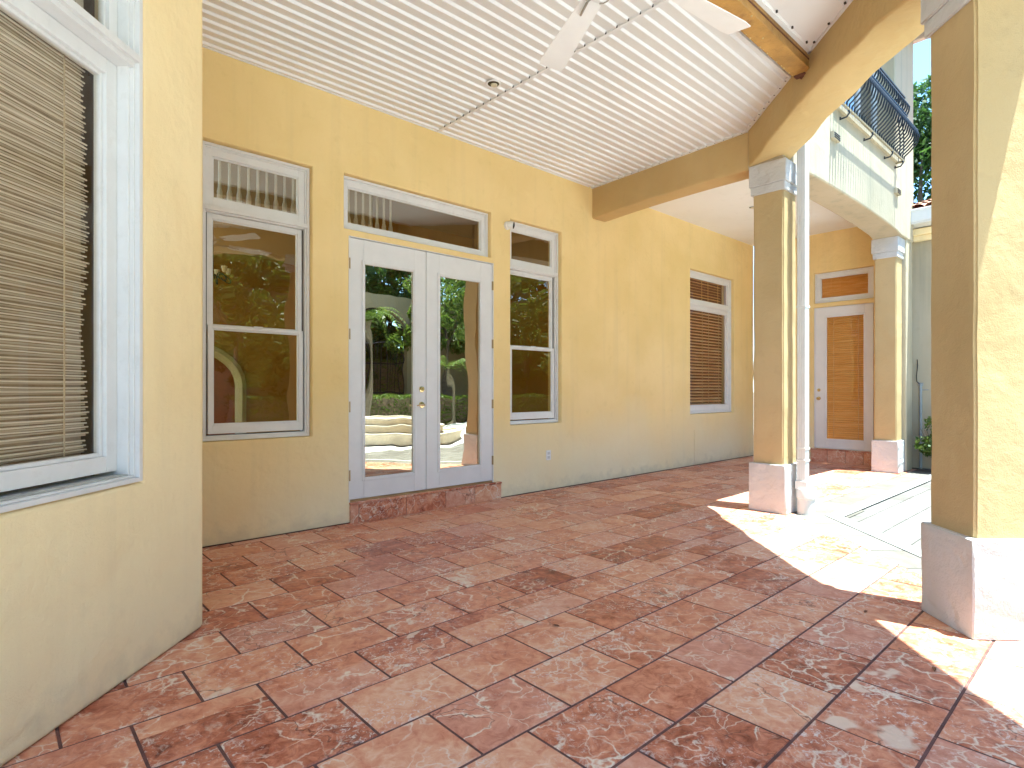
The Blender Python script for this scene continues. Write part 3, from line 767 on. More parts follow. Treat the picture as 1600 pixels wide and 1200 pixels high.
while z < zm - 0.06:
    xe = xr + 0.012 * math.sin(z * 7) + rg.uniform(-0.009, 0.009) - (0.03 * max(0, (0.55 - z)) if z < 0.55 else 0)
    yy = 0.150 + 0.005 * math.sin(z * 11 + 1)
    th = rg.uniform(0.0055, 0.0078); dz = rg.uniform(-0.005, 0.005)
    n_ = 9; ph = rg.uniform(0, 6); kn = rg.randint(2, 8)
    def zz(i): return z + dz * (i / n_) + 0.0012 * math.sin(ph + i * 1.3) + (0.0028 if i > kn else 0)
    pts = [(0.12 + (xe - 0.12) * i / n_, yy + 0.001 * math.sin(ph + i * 2), zz(i)) for i in range(n_ + 1)]
    bl.tube(pts, [th / 2 * (1.25 if i == kn else 1) for i in range(n_ + 1)], 6, cap=False)
    za = zz(0) - 0.0125; zb_ = zz(n_) - 0.0125
    sh = rg.uniform(0.006, 0.0095)
    bl.quad([(0.12, yy + 0.004, za), (xe - 0.006, yy + 0.004, zb_), (xe - 0.006, yy + 0.0055, zb_ + sh), (0.12, yy + 0.0055, za + sh)], 1)
    z += 0.0215 if rg.random() > 0.05 else 0.026
blo = bl.build('bamboo_blind', [BAMB, BAMD], root, fix=False)
m = MB(); m.box(0.11, xr - 0.012, 0.1625, 0.1635, 0.12, zm - 0.05)
m.build('woven_backing', simple('brown_backing', (0.33, 0.27, 0.19), 0.9, var=0.3, scale=9), blo)
CORD = simple('cream_cord', (0.6, 0.52, 0.38), 0.8)
for x in (W - 0.62, W - 1.15, W - 0.26):
    m = MB(); m.box(x, x + 0.006, 0.138, 0.141, 0.12, zm - 0.06); m.build('cord', CORD, blo)
m = MB(); m.box(0.1, W - 0.1, 0.20, 0.21, zm + 0.02, z1 - z0 - 0.06)
for i in range(12):
    m.box(0.15 + i * 0.11, 0.19 + i * 0.11, 0.17, 0.20, zm + 0.02, z1 - z0 - 0.06)
m.build('transom_curtain', simple('grey_sheer', (0.42, 0.40, 0.36), 0.9), root)

# door transom
x0, x1, z0, z1 = TR
root = casing('transom_window', (x0, 0, z0), 0, 'wide low transom window above the french doors', 0, 0)
outer_frame(root, 0.004, x1 - x0 - 0.004, 0.004, z1 - z0 - 0.004, 0.05, 0.12)
sash(root, 'sash', 0.038, x1 - x0 - 0.038, 0.034, z1 - z0 - 0.036, 0.03, 0.045, 0.04, 0.055, 0.075, 0.04, GLASST)

# ------------------------------------------------------------------ doors
def door_leaf(root, name, x0, x1, z0, z1, gx0, gx1, gz0, gz1, y0, th, glassmat_):
    m = MB(); m.ring(x0, x1, z0, z1, gx0 - x0, x1 - gx1, gz0 - z0, z1 - gz1, y0, y0 + th)
    o = m.build(name, DOORW, root, 0.003)
    b_ = MB(); b_.ring(gx0 - 0.022, gx1 + 0.022, gz0 - 0.022, gz1 + 0.022, 0.022, 0.022, 0.022, 0.022, y0 - 0.011, y0 - 0.0005)
    b_.ring(gx0, gx1, gz0, gz1, 0.012, 0.012, 0.012, 0.012, y0 - 0.006, y0 + 0.012)
    b_.build('moulding', DOORW, o, 0.004)
    pane(o, gx0 + 0.006, gx1 - 0.006, gz0 + 0.006, gz1 - 0.006, y0 + 0.014, glassmat_)
    return o
def hinge(parent, x, z, y):
    m = MB(); m.tube([(x, y, z - 0.05), (x, y, z + 0.05)], 0.007, 8); m.box(x - 0.012, x + 0.012, y + 0.003, y + 0.007, z - 0.05, z + 0.05)
    return m.build('hinge', BRONZE, parent)
FD = empty('french_doors', (2.478, 0, 0.19), 0, 'white french doors with two full length glass leaves above the marble step', 'door')
X = lambda v: v - 2.478
Z = lambda v: v - 0.19
m = MB(); m.box(0.0, 0.010, 0.004, 0.11, 0.0, 2.478); m.box(1.757, 1.767, 0.004, 0.11, 0.0, 2.478); m.box(0.0, 1.767, 0.004, 0.11, 2.478, 2.485)
m.box(0.0, 1.767, 0.012, 0.12, 0.0, 0.018, 1)
m.build('frame', [DOORW, BRONZE], FD)
L1 = door_leaf(FD, 'door_leaf', X(2.490), X(3.338), Z(0.212), Z(2.663), X(2.638), X(3.197), Z(0.395), Z(2.447), 0.016, 0.045, GLASSD)
L2 = door_leaf(FD, 'door_leaf', X(3.346), X(4.232), Z(0.212), Z(2.663), X(3.504), X(4.070), Z(0.395), Z(2.447), 0.016, 0.045, GLASSD)
for z in (2.42, 1.76, 1.08, 0.44):
    hinge(L1, X(2.486), Z(z), 0.006); hinge(L2, X(4.237), Z(z), 0.006)
m = MB(); Mx = Matrix.Rotation(R(90), 4, 'X')
m.lathe([(0.0, 0.024), (0.016, 0.024), (0.018, 0.012), (0.030, 0.010), (0.032, 0)], (X(3.285), 0.0155, Z(1.245)), 20, 0, Mx)
m.build('deadbolt', BRASS, L1, smooth=True)
m = MB(); m.lathe([(0.0, 0.052), (0.010, 0.052), (0.012, 0.014), (0.030, 0.012), (0.033, 0)], (X(3.285), 0.0155, Z(1.085)), 20, 0, Mx)
m.tube([(X(3.285), -0.032, Z(1.085)), (X(3.25), -0.038, Z(1.087)), (X(3.20), -0.036, Z(1.080))], [0.009, 0.008, 0.006], 8)
m.build('door_handle', BRASS, L1, smooth=True)

BD = empty('glazed_door', (10.68, -1.075, 0.225), R(-90), 'single white door with orange wood blind at the far end', 'door')
m = MB(); m.ring(0.003, 0.912, 0.003, 2.437, 0.008, 0.008, 0.012, 0.008, 0.006, 0.1); m.build('frame', DOORW, BD)
LB = door_leaf(BD, 'door_leaf', 0.014, 0.901, 0.018, 2.427, 0.19, 0.78, 0.165, 2.27, 0.018, 0.045, GLASSB)
m = MB(); m.lathe([(0.0, 0.06), (0.022, 0.055), (0.028, 0.04), (0.010, 0.03), (0.012, 0.012), (0.030, 0.010), (0.033, 0)], (0.075, 0.0175, 0.865), 20, 0, Mx); m.build('door_knob', BRASS, LB, smooth=True)
m = MB(); m.lathe([(0.0, 0.022), (0.016, 0.022), (0.028, 0.010), (0.030, 0)], (0.075, 0.0175, 1.01), 20, 0, Mx); m.build('deadbolt', BRASS, LB, smooth=True)
slats(LB, 'blind', 0.20, 0.775, 0.18, 2.26, 0.085, 0.037, 0.035, WOODB, 55, cords=(0.17, 0.83), jitter=0.0012, cordmat=simple('gold_tape', (0.68, 0.45, 0.18), 0.8), seed=5)
root = casing('transom_window', (10.68, -1.075, 2.745), R(-90), 'small transom window with wood blind above the single door', 0, 0)
outer_frame(root, 0.004, 0.911, 0.004, 0.516, 0.04, 0.12)
sash(root, 'sash', 0.036, 0.879, 0.032, 0.486, 0.05, 0.05, 0.05, 0.05, 0.06, 0.04, GLASSB)
slats(root, 'blind', 0.09, 0.83, 0.07, 0.45, 0.14, 0.022, 0.03, WOODB, 60, cords=(0.2,), jitter=0.002, seed=8)

# marble steps under the doors
def step(loc, rz, W, h, cuts, label):
    root = empty('marble_step', loc, rz, label, 'step', 'red marble door steps')
    me = bmesh.new(); lay = me.loops.layers.float_color.new('tile'); rg = random.Random(int(W * 100))
    def tilebox(x0, x1, y0, y1, z0, z1):
        r = bmesh.ops.create_cube(me, size=1.0); col = (rg.random(), rg.random(), rg.random() * 0.6, 1)
        for v in r['verts']:
            v.co = Vector((x0 + (v.co.x + .5) * (x1 - x0), y0 + (v.co.y + .5) * (y1 - y0), z0 + (v.co.z + .5) * (z1 - z0)))
        fs = set(f for v in r['verts'] for f in v.link_faces)
        for f in fs:
            for l in f.loops: l[lay] = col
    for a_, b_ in zip(cuts[:-1], cuts[1:]): tilebox(a_ + 0.003, b_ - 0.003, -0.030, 0.0, 0.0, h - 0.022)
    d = root.location; 
    n_ = 5
    for i in range(n_): tilebox(W * i / n_ + 0.002, W * (i + 1) / n_ - 0.002, -0.042, 0.10, h - 0.018, h)
    mm = bpy.data.meshes.new('riser'); me.to_mesh(mm); me.free(); mm.materials.append(TILE)
    o = bpy.data.objects.new('riser_tiles', mm); sc.collection.objects.link(o); o.parent = root
    bv = o.modifiers.new('edge', 'BEVEL'); bv.width = 0.002; bv.segments = 2
    m = MB(); m.box(0.004, W - 0.004, -0.024, -0.001, 0.0, h - 0.019); m.build('grout', GROUT, root)
step((2.478, -0.001, 0), 0, 1.855, 0.190, [0, 0.085, 0.60, 1.08, 1.47, 1.855], 'red marble tiled step under the french doors')
step((10.679, -1.03, 0), R(-90), 1.06, 0.222, [0, 0.27, 0.55, 0.82, 1.06], 'red marble tiled step under the single far door')

# ------------------------------------------------------------------ small fittings
m = MB(); m.box(-0.04, 0.04, -0.008, 0, -0.06, 0.06); OUT = m.build('outlet', PLAST, None, 0.003); OUT.location = (5.13, -0.001, 0.43)
tag(OUT, 'small white outlet cover low on the yellow wall', 'outlet')
m = MB(); m.box(-0.022, 0.022, -0.011, -0.008, 0.008, 0.042); m.box(-0.022, 0.022, -0.011, -0.008, -0.042, -0.008); m.build('socket', simple('grey_socket', (0.55, 0.55, 0.53), 0.4), OUT, 0.002)
CM = empty('security_camera', (4.445, -0.001, 3.14), 0, 'small white dome security camera on the wall beside the window top', 'camera')
m = MB(); m.lathe([(0.0, 0.03), (0.045, 0.03), (0.048, 0)], (0, 0, 0), 20, 0, Mx); m.build('mount', PLAST, CM, smooth=True)
Mh = Matrix.Translation((0.01, -0.05, 0)) @ Matrix.Rotation(R(40), 4, 'Z') @ Matrix.Rotation(R(100), 4, 'X')
m = MB(); m.lathe([(0.0, -0.045), (0.025, -0.04), (0.04, -0.02), (0.044, 0.01), (0.040, 0.035)], (0, 0, 0), 20, 0, Mh); m.build('housing', PLAST, CM, smooth=True)
m = MB(); m.lathe([(0.039, 0.034), (0.036, 0.042), (0.022, 0.046), (0.018, 0.040), (0.0, 0.040)], (0, 0, 0), 20, 0, Mh); m.build('lens', BLACKP, CM, smooth=True)
m = MB(); m.box(0, 0.40, -0.006, 0, 0, 0.55); PN = m.build('access_panel', YEL, None, 0.002); PN.location = (8.56, -0.001, 0.03)
tag(PN, 'flush painted access panel low on the wall under the far window', 'panel')

DRY = simple('dry_leaf', (0.16, 0.07, 0.03), 0.8, var=0.3)
for i, (x, y) in enumerate(((3.62, -3.93), (5.35, -2.15), (3.1, -4.35), (2.2, -2.9), (4.9, -1.4), (6.6, -1.9), (1.9, -1.1))):
    rz = i * 1.7; m = MB(); Ml = Matrix.Rotation(rz, 4, 'Z')
    L_, h_ = 0.022 + 0.004 * (i % 3), 0.008
    P = [(-L_, 0, 0.002), (-L_ * .4, -h_, 0.006), (L_ * .5, -h_ * .8, 0.007), (L_, 0, 0.003), (L_ * .5, h_ * .8, 0.008), (-L_ * .4, h_, 0.006)]
    for a_ in range(1, 5): m.quad([Ml @ Vector(P[0]), Ml @ Vector(P[a_]), Ml @ Vector(P[a_ + 1])])
    lf = m.build('dry_leaf', DRY, fix=False); lf.location = (x, y, 0.0005)
    tag(lf, 'small brown dry leaf lying on the red marble tiles', 'leaf', 'dry leaves scattered on the floor tiles')

def downlight(loc, label):
    root = empty('recessed_light', loc, 0, label, 'light', 'recessed ceiling lights')
    m = MB(); m.lathe([(0.064, 0), (0.067, -0.006), (0.055, -0.008), (0.050, -0.004)], (0, 0, 0), 32); m.build('trim_ring', PLAST, root, smooth=True)
    m = MB(); m.lathe([(0.051, -0.0045), (0.0, -0.0035)], (0, 0, 0), 32); m.build('dark_can', BLACKP, root)
    m = MB(); m.lathe([(0.030, -0.005), (0.026, -0.016), (0.012, -0.021), (0.0, -0.022)], (0.012, 0.006, 0), 20); m.build('bulb', simple('pale_bulb_glass', (0.62, 0.54, 0.36), 0.3), root, smooth=True)
    return root
downlight((3.288, -1.118, H - 0.014), 'round recessed light in the ribbed ceiling near the seam')
downlight((8.38, -1.06, H - 0.002), 'recessed light in the smooth ceiling, half hidden by the pillar')

# ceiling fan, white blades on scrolled iron arms
FC = Vector((2.17, -3.33)); FZ = 3.24
FN = empty('ceiling_fan', (FC.x, FC.y, FZ), 0, 'white ceiling fan with curled arms at the top edge of the view', 'ceiling fan')
m = MB(); m.tube([(0, 0, 0.08), (0, 0, H - FZ - 0.06)], 0.014, 12); m.build('downrod', FANW, FN, smooth=True)
m = MB(); m.lathe([(0.0, 0.10), (0.03, 0.10), (0.10, 0.08), (0.13, 0.04), (0.13, -0.01), (0.09, -0.05), (0.05, -0.08), (0.0, -0.09)], (0, 0, 0), 28); m.build('motor_housing', FANW, FN, smooth=True)
m = MB(); m.lathe([(0.02, H - FZ - 0.09), (0.07, H - FZ - 0.05), (0.075, H - FZ + 0.0)], (0, 0, 0), 24); m.build('ceiling_cup', FANW, FN, smooth=True)
def blade_parts():
    m = MB(); a0, a1, tw = 0.30, 0.93, R(11)
    Mb = Matrix.Rotation(tw, 4, 'X')
    n_ = 10; top = []
    for i in range(n_ + 1):
        t = i / n_; x = a0 + (a1 - a0) * t; hw = 0.052 + 0.030 * t
        if i == n_: hw *= 0.86
        top.append((x, hw))
    for k in range(n_):
        (xa, ha), (xb, hb) = top[k], top[k + 1]
        for z in (0.003, -0.003):
            m.quad([Mb @ Vector(p) for p in ((xa, -ha, z), (xb, -hb, z), (xb, hb, z), (xa, ha, z))])
        for sg in (-1, 1): m.quad([Mb @ Vector(p) for p in ((xa, sg * ha, -0.003), (xb, sg * hb, -0.003), (xb, sg * hb, 0.003), (xa, sg * ha, 0.003))])
    xb, hb = top[-1]; m.quad([Mb @ Vector(p) for p in ((xb, -hb, -0.003), (xb, hb, -0.003), (xb, hb, 0.003), (xb, -hb, 0.003))])
    arm = MB()
    arm.tube([(0.12, 0, -0.02), (0.20, 0.02, -0.03), (0.28, 0.03, -0.012), (0.40, 0.02, -0.010)], 0.007, 6)
    for sg in (-1, 1):
        pts = [(0.20 + 0.045 * (1 - t / 14) * math.cos(t * 0.55) + 0.03, sg * (0.03 + 0.04 * (1 - t / 16) * math.sin(t * 0.55)), -0.02) for t in range(13)]
        arm.tube(pts, 0.0035, 6)
    return m, arm
BM_, AM_ = blade_parts()
DARKIR = simple('antique_white_iron', (0.34, 0.30, 0.24), 0.5, var=0.3)
b0 = BM_.build('blade', FANW, FN, fix=True); a0_ = AM_.build('blade_arm', DARKIR, b0, smooth=True)
b0.rotation_euler = (0, 0, R(64))
for i in range(1, 5):
    c = b0.copy(); sc.collection.objects.link(c); c.parent = FN; c.rotation_euler = (0, 0, R(64 + 72 * i))
    d = a0_.copy(); sc.collection.objects.link(d); d.parent = c

# downspout by the first pillar
DS = empty('downspout', (6.05, -2.66, 0), 0, 'white rectangular downspout standing against the ochre pillar', 'downspout')
m = MB(); m.box(-0.05, 0.05, -0.045, 0.035, 0.33, 4.3)
for k in (-0.03, -0.01, 0.01, 0.03): m.box(k - 0.004, k + 0.004, -0.049, -0.045, 0.34, 4.29)
for k in (-0.02, 0.0, 0.02): m.box(-0.054, -0.05, k - 0.004, k + 0.004, 0.34, 4.29)
m.build('pipe', PVC, DS, 0.003)
for z in (0.52, 0.64, 2.06):
    m = MB(); m.box(-0.056, 0.056, -0.052, 0.038, z, z + 0.022); m.build('bracket', PVC, DS, 0.002)
m = MB(); m.box(-0.066, 0.062, -0.066, 0.046, 0.245, 0.33); m.lathe([(0.0, 0.26), (0.088, 0.26), (0.092, 0.25), (0.092, 0.16), (0.082, 0.15), (0.082, 0.0)], (0.0, -0.035, 0), 28)
m.build('drain_adapter', PVC, DS, 0.004, smooth=True)

# ------------------------------------------------------------------ two storey wing beyond
WG = empty('house_wing', (0, 0, 0), 0, 'two storey stucco wing with an arched opening above the far pillars', 'house')
def archz(x):
    t = (x - 6.2) / (9.93 - 6.2)
    t = min(1, max(0, t)); return 3.515 + 0.07 * (math.sin(math.pi * t) ** 0.45 if 0 < t < 1 else 0)
OPN = (7.25, 9.62, 4.56, 6.55)
wall_mesh('upper_wall', UPP, 5.84, 10.60, 3.515, 6.85, [OPN], 0.36, (0, -2.56, 0), 0, None, bev=0.02, bottom=archz,
          xs_extra=[6.2 + (9.93 - 6.2) * i / 20 for i in range(21)], parent=WG)
wall_mesh('corner_wall', UPP, 0.36, 2.30, 4.16, 6.85, [], 0.24, (10.36, 0.04, 0), R(-90), None, bev=0.0, parent=WG)
wall_mesh('corner_pier', UPP, 10.27, 10.597, 0.0, 3.9, [], 0.3, (0, -2.545, 0), 0, None, bev=0.02, parent=WG)
wall_mesh('west_wall', UPP, 0.0, 2.2, H + 0.13, 6.85, [], 0.2, (5.86, 0.0, 0), R(-90), None, bev=0.0, parent=WG)
m = MB(); m.box(5.6, 10.70, -2.80, 0.2, 6.85, 7.0); m.box(10.64, 10.74, -2.81, 0.2, 6.66, 6.84); m.box(5.6, 10.74, -2.91, -2.812, 6.66, 6.95, 0)
m.build('eave', simple('pinkish_fascia', (0.50, 0.42, 0.36), 0.6), WG)
# upstairs balcony door behind the railing
bd = MB(); W0, W1 = OPN[0], OPN[1]
for xa in (W0 + 0.01, (W0 + W1) / 2 - 0.4, (W0 + W1) / 2 + 0.36, W1 - 0.09): bd.box(xa, xa + 0.08, -2.34, -2.28, 4.57, 6.54)
bd.box(W0 + 0.09, W1 - 0.09, -2.34, -2.28, 4.57, 4.66); bd.box(W0 + 0.09, W1 - 0.09, -2.34, -2.28, 6.46, 6.54)
bo = bd.build('balcony_door', WFR, WG, 0.003)
pane(bo, W0 + 0.09, W1 - 0.09, 4.66, 6.46, -2.31, glassmat('sky_reflecting_glass', (0.5, 0.55, 0.6), 0.25, 0.002))
m = MB()
for i in range(26):
    xx = W0 + 0.12 + i * 0.085
    m.box(xx, xx + 0.05, -2.20 - (i % 2) * 0.02, -2.19, 4.6, 6.5)
m.build('curtain', CURT, WG)
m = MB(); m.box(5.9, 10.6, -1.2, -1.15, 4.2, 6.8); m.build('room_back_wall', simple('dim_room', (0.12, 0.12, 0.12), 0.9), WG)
m = MB(); m.box(W0 - 0.03, W1 + 0.03, -2.595, -2.45, 4.50, 4.558); m.build('balcony_sill', UPP, WG, 0.004)
for (x, z) in ((7.20, 4.14), (9.66, 4.08)):
    m = MB(); m.box(x - 0.10, x + 0.10, -2.60, -2.561, z - 0.035, z + 0.045)
    v_ = m.build('wall_vent', UPP, WG, 0.004)
    m = MB()
    for k in range(3): m.box(x - 0.085, x + 0.085, -2.606, -2.601, z - 0.028 + k * 0.024, z - 0.016 + k * 0.024)
    m.build('louvre', SCREW, v_)
# far ceiling support above the arch shading
# bulging wrought-iron balcony railing
RL = empty('balcony_railing', (0, 0, 0), 0, 'black wrought iron balcony railing with bellied balusters on the upper wall', 'railing')
RX0, RX1, RY, RZ0, RZ1 = 7.15, 9.66, -2.655, 4.50, 5.40
def bal(x, y, nrm):
    """belly profile in the direction nrm from the plane"""
    P = [(0.0, 0.0), (0.01, 0.06), (0.10, 0.12), (0.19, 0.20), (0.225, 0.30), (0.19, 0.40), (0.11, 0.49), (0.045, 0.56), (0.03, 0.62), (0.075, 0.69), (0.085, 0.75), (0.05, 0.81), (0.0, 0.85), (0.0, 0.90)]
    return [(x + nrm[0] * a, y + nrm[1] * a, RZ0 + b * (RZ1 - RZ0) / 0.90) for a, b in [(a * (0.82 if nrm[1] else 0.42), b) for a, b in P]]
m = MB(); m.tube(bal(0, 0, (0, -1)), 0.0085, 6); pts0 = None
first = None
nb = 29
for i in range(nb + 1):
    x = RX0 + (RX1 - RX0) * i / nb
    if first is None:
        mb = MB(); mb.tube([(p[0] - x, p[1], p[2]) for p in bal(x, RY, (0, -1))], 0.0115, 6)
        first = mb.build('baluster', IRON, RL, smooth=True); first.location = (x, 0, 0)
    else:
        c = first.copy(); sc.collection.objects.link(c); c.parent = RL; c.location = (x, 0, 0)
m = MB(); m.box(RX0 - 0.02, RX1 + 0.02, RY - 0.02, RY + 0.015, RZ1 - 0.005, RZ1 + 0.012); m.box(RX0, RX0 + 0.03, RY, -2.56, RZ1 - 0.005, RZ1 + 0.012); m.box(RX1 - 0.02, RX1 + 0.02, RY + 0.015, -2.56, RZ1 - 0.005, RZ1 + 0.012); m.build('top_rail', IRON, RL)
m = MB(); m.box(RX0 - 0.02, RX1 + 0.02, RY - 0.012, RY + 0.006, RZ0 - 0.012, RZ0 + 0.012); m.box(RX1 - 0.02, RX1 + 0.02, RY + 0.015, -2.56, RZ0 - 0.012, RZ0 + 0.012); m.build('bottom_rail', simple('ochre_rail', (0.30, 0.24, 0.14), 0.6), RL)
zmid = RZ0 + 0.59
m = MB(); m.box(RX0, RX1, RY - 0.052, RY - 0.034, zmid - 0.035, zmid - 0.025); m.box(RX0, RX1, RY - 0.052, RY - 0.034, zmid + 0.030, zmid + 0.040)
for i in range(46):
    x = RX0 + 0.03 + i * (RX1 - RX0 - 0.05) / 46
    m.tube([(x + 0.022 * math.cos(a), RY - 0.043, zmid + 0.026 * math.sin(a)) for a in [k * math.pi / 4 for k in range(9)]], 0.004, 4, cap=False)
m.build('scroll_band', simple('blue_black_iron', (0.03, 0.05, 0.085), 0.4), RL)
for x in (7.4, 8.25, 9.1, 9.6):
    m = MB(); m.tube([(x, RY, RZ0 - 0.01), (x, RY - 0.01, RZ0 - 0.04), (x, RY + 0.02, RZ0 - 0.08), (x, -2.562, RZ0 - 0.085), (x, -2.57, RZ0 - 0.06)], 0.011, 6); m.build('bracket', IRON, RL, smooth=True)
for k in range(1, 3):   # end returns
    mb = MB(); y = RY + 0.045 * (k - 1) + 0.02
    mb.tube(bal(RX1, y, (1, 0)), 0.0085, 6); mb.build('end_baluster', IRON, RL, smooth=True)

# low building with terracotta roof
LB_ = empty('low_building', (0, 0, 0), 0, 'low cream building with gutter and terracotta roof beyond the pillars', 'building')
wall_mesh('wall', UPP, 2.2, 5.0, 0.0, 3.72, [], 0.25, (10.92, 0, 0), R(-90), None, bev=0.0, parent=LB_)
m = MB(); m.box(10.74, 10.925, -5.0, -2.46, 3.66, 3.76); m.box(10.80, 10.90, -5.0, -2.50, 3.58, 3.66); m.build('cornice', PALE, LB_, 0.01)
m = MB(); m.box(10.46, 10.92, -5.05, -2.37, 3.775, 3.80); m.box(10.45, 10.52, -5.05, -2.36, 3.80, 3.985); m.box(10.44, 10.46, -5.05, -2.355, 3.96, 4.00); m.build('gutter', PVC, LB_, 0.01)
rt = MB()
for j in range(14):
    yy = -2.42 - j * 0.2
    for i in range(9):
        x = 10.5 + i * 0.38; z = 4.0 + i * 0.115
        n_ = 6; pr = []
        for k in range(n_ + 1):
            a = math.pi * k / n_; pr.append((0.10 * math.cos(a), 0.055 * math.sin(a)))
        for k in range(n_):
            (ya, za), (yb, zb) = pr[k], pr[k + 1]
            rt.quad([(x, yy + ya, z + za + 0.02), (x, yy + yb, z + zb + 0.02), (x + 0.42, yy + yb, z + 0.127 + zb), (x + 0.42, yy + ya, z + 0.127 + za)])
rt.quad([(10.5, -5.1, 3.99), (10.5, -2.36, 3.99), (14, -2.36, 5.05), (14, -5.1, 5.05)])
rt.build('roof_tiles', CLAY, LB_, fix=False)
CN = empty('conduit', (10.9, -2.585, 0), 0, 'thin grey conduit pipe with loose wire on the low building wall', 'pipe')
m = MB(); m.tube([(0, 0, 0), (0, 0, 1.33)], 0.020, 8); m.build('pipe', GALV, CN, smooth=True)
m = MB(); m.tube([(0, 0.01, 1.33), (0.0, 0.05, 1.37), (0, 0.055, 1.45), (0, 0.04, 1.62), (0, 0.045, 1.72)], 0.006, 6); m.build('wire', BLACKP, CN)
m = MB(); m.box(0.0, 0.02, -0.03, 0.03, 1.30, 1.35); m.box(0.0, 0.02, -0.10, 0.0, 1.23, 1.245); m.build('clamp', GALV, CN)

# ------------------------------------------------------------------ plants
def leaves(mb, n, pos, size, rg, up=0.3):
    for _ in range(n):
        p = pos(); s_ = size * rg.uniform(0.6, 1.35)
        d = Vector((rg.gauss(0, 1), rg.gauss(0, 1), rg.gauss(0, 1) + up)).normalized()
        t_ = d.cross(Vector((rg.gauss(0, 1), rg.gauss(0, 1), rg.gauss(0, 1)))).normalized(); b_ = d.cross(t_)
        p = Vector(p)
        mb.quad([p - t_ * s_, p + b_ * s_ * 0.45, p + t_ * s_, p - b_ * s_ * 0.45])
def blob(rg, c, r, shell=0.55):
    while True:
        v = Vector((rg.uniform(-1, 1), rg.uniform(-1, 1), rg.uniform(-1, 1)))
        if v.length <= 1 and v.length > shell * rg.random(): break
    return (c[0] + v.x * r[0], c[1] + v.y * r[1], c[2] + v.z * r[2])
def tree(loc, h, clusters, nleaf, label, seed, mat=LEAF, size=0.11, tr=0.16, name='tree', group='garden trees', cat='tree'):
    rg = random.Random(seed)
    root = empty(name, loc, 0, label, cat, group)
    m = MB(); top = Vector((rg.uniform(-.2, .2), rg.uniform(-.2, .2), h * 0.55))
    m.tube([(0, 0, -0.03), (0.05, 0.03, h * 0.25), tuple(top)], [tr, tr * 0.8, tr * 0.55], 8)
    for c in clusters: m.tube([tuple(top * 0.8), ((top.x + c[0]) / 2, (top.y + c[1]) / 2, (top.z + c[2]) / 2 + 0.1), c[:3]], [tr * 0.45, tr * 0.3, tr * 0.08], 6)
    m.build('trunk', BARK, root, smooth=True)
    mb = MB()
    for c in clusters:
        subs = [blob(rg, c[:3], (c[3], c[3], c[3] * 0.8), 0.9) for _ in range(9)]
        for s_ in subs:
            r_ = c[3] * rg.uniform(0.25, 0.5)
            leaves(mb, nleaf // (9 * len(clusters)), lambda: blob(rg, s_, (r_, r_, r_ * 0.8)), size, rg)
    mb.build('crown', mat, root, fix=False)
    return root
rgx = random.Random(2)
tree((16.5, -1.4, 0), 9, [(0, 0, 7.0, 1.7), (-0.6, 0.9, 5.2, 1.6), (0.3, -1.2, 5.6, 1.5), (0.4, 0.6, 8.1, 1.1), (-0.3, -0.4, 3.6, 1.6), (0.2, 1.6, 6.6, 1.2), (0.2, 0.3, 2.4, 1.6), (-0.2, -0.8, 7.4, 1.3)], 24000,
     'leafy green tree against the blue sky above the terracotta roof', 21, LEAF, 0.085)
def shrub(loc, r, n, label, seed, mat=LEAF2, size=0.035, name='shrub'):
    rg = random.Random(seed); root = empty(name, loc, 0, label, 'shrub')
    m = MB()
    for i in range(7):
        a = rg.uniform(0, 6.28); m.tube([(0, 0, -0.02), (r * 0.3 * math.cos(a), r * 0.3 * math.sin(a), r * 0.9), (r * 0.7 * math.cos(a), r * 0.7 * math.sin(a), r * 1.8)], [0.010, 0.008, 0.004], 5)
    m.build('stem', BARK, root)
    mb = MB(); cs = [blob(rg, (0, 0, r * 1.5), (r * 0.8, r * 0.8, r * 1.1)) for _ in range(16)]
    for c in cs: leaves(mb, n // 16, lambda: blob(rg, c, (r * 0.35,) * 3), size, rg)
    mb.build('foliage', mat, root, fix=False); return root
shrub((10.45, -2.93, 0), 0.36, 1500, 'small green shrub at the foot of the low building wall', 4)

# garden behind the photographer, seen mirrored in the glass
def hedge(x0, x1, y, h, label, seed, rz=0.0, px=None):
    rg = random.Random(seed); root = empty('hedge', (px if px is not None else x0, y, 0), rz, label, 'hedge')
    m = MB(); m.box(0.06, x1 - x0 - 0.06, -0.30, 0.30, 0, h - 0.08); m.build('stems', BARK, root)
    mb = MB()
    leaves(mb, 9000, lambda: (rg.uniform(0, x1 - x0), rg.choice([-1, 1]) * rg.uniform(0.28, 0.42), rg.uniform(0, h)), 0.055, rg)
    leaves(mb, 4500, lambda: (rg.uniform(0, x1 - x0), rg.uniform(-0.4, 0.4), h + rg.uniform(-0.06, 0.04)), 0.055, rg)
    mb.build('foliage', LEAF2, root, fix=False)
hedge(5.0, 17.5, -12.7, 1.02, 'clipped green hedge behind the fountain', 31)
hedge(0, 7.4, -12.4, 1.02, 'clipped green hedge along the east side of the courtyard', 32, R(90), 14.6)
hedge(0, 7.0, -17.6, 2.6, 'tall shaggy hedge seen through the garden gate', 33, 0.0, 8.0)
GW = empty('garden_wall', (0, -15.2, 0), 0, 'tall tan garden wall with an arched gateway', 'wall')
gm = MB(); cxg, rg_ = 11.2, 1.35
gm.box(-6, cxg - rg_, 0, 0.3, 0, 4.9); gm.box(cxg + rg_, 22, 0, 0.3, 0, 4.9)
n_ = 14
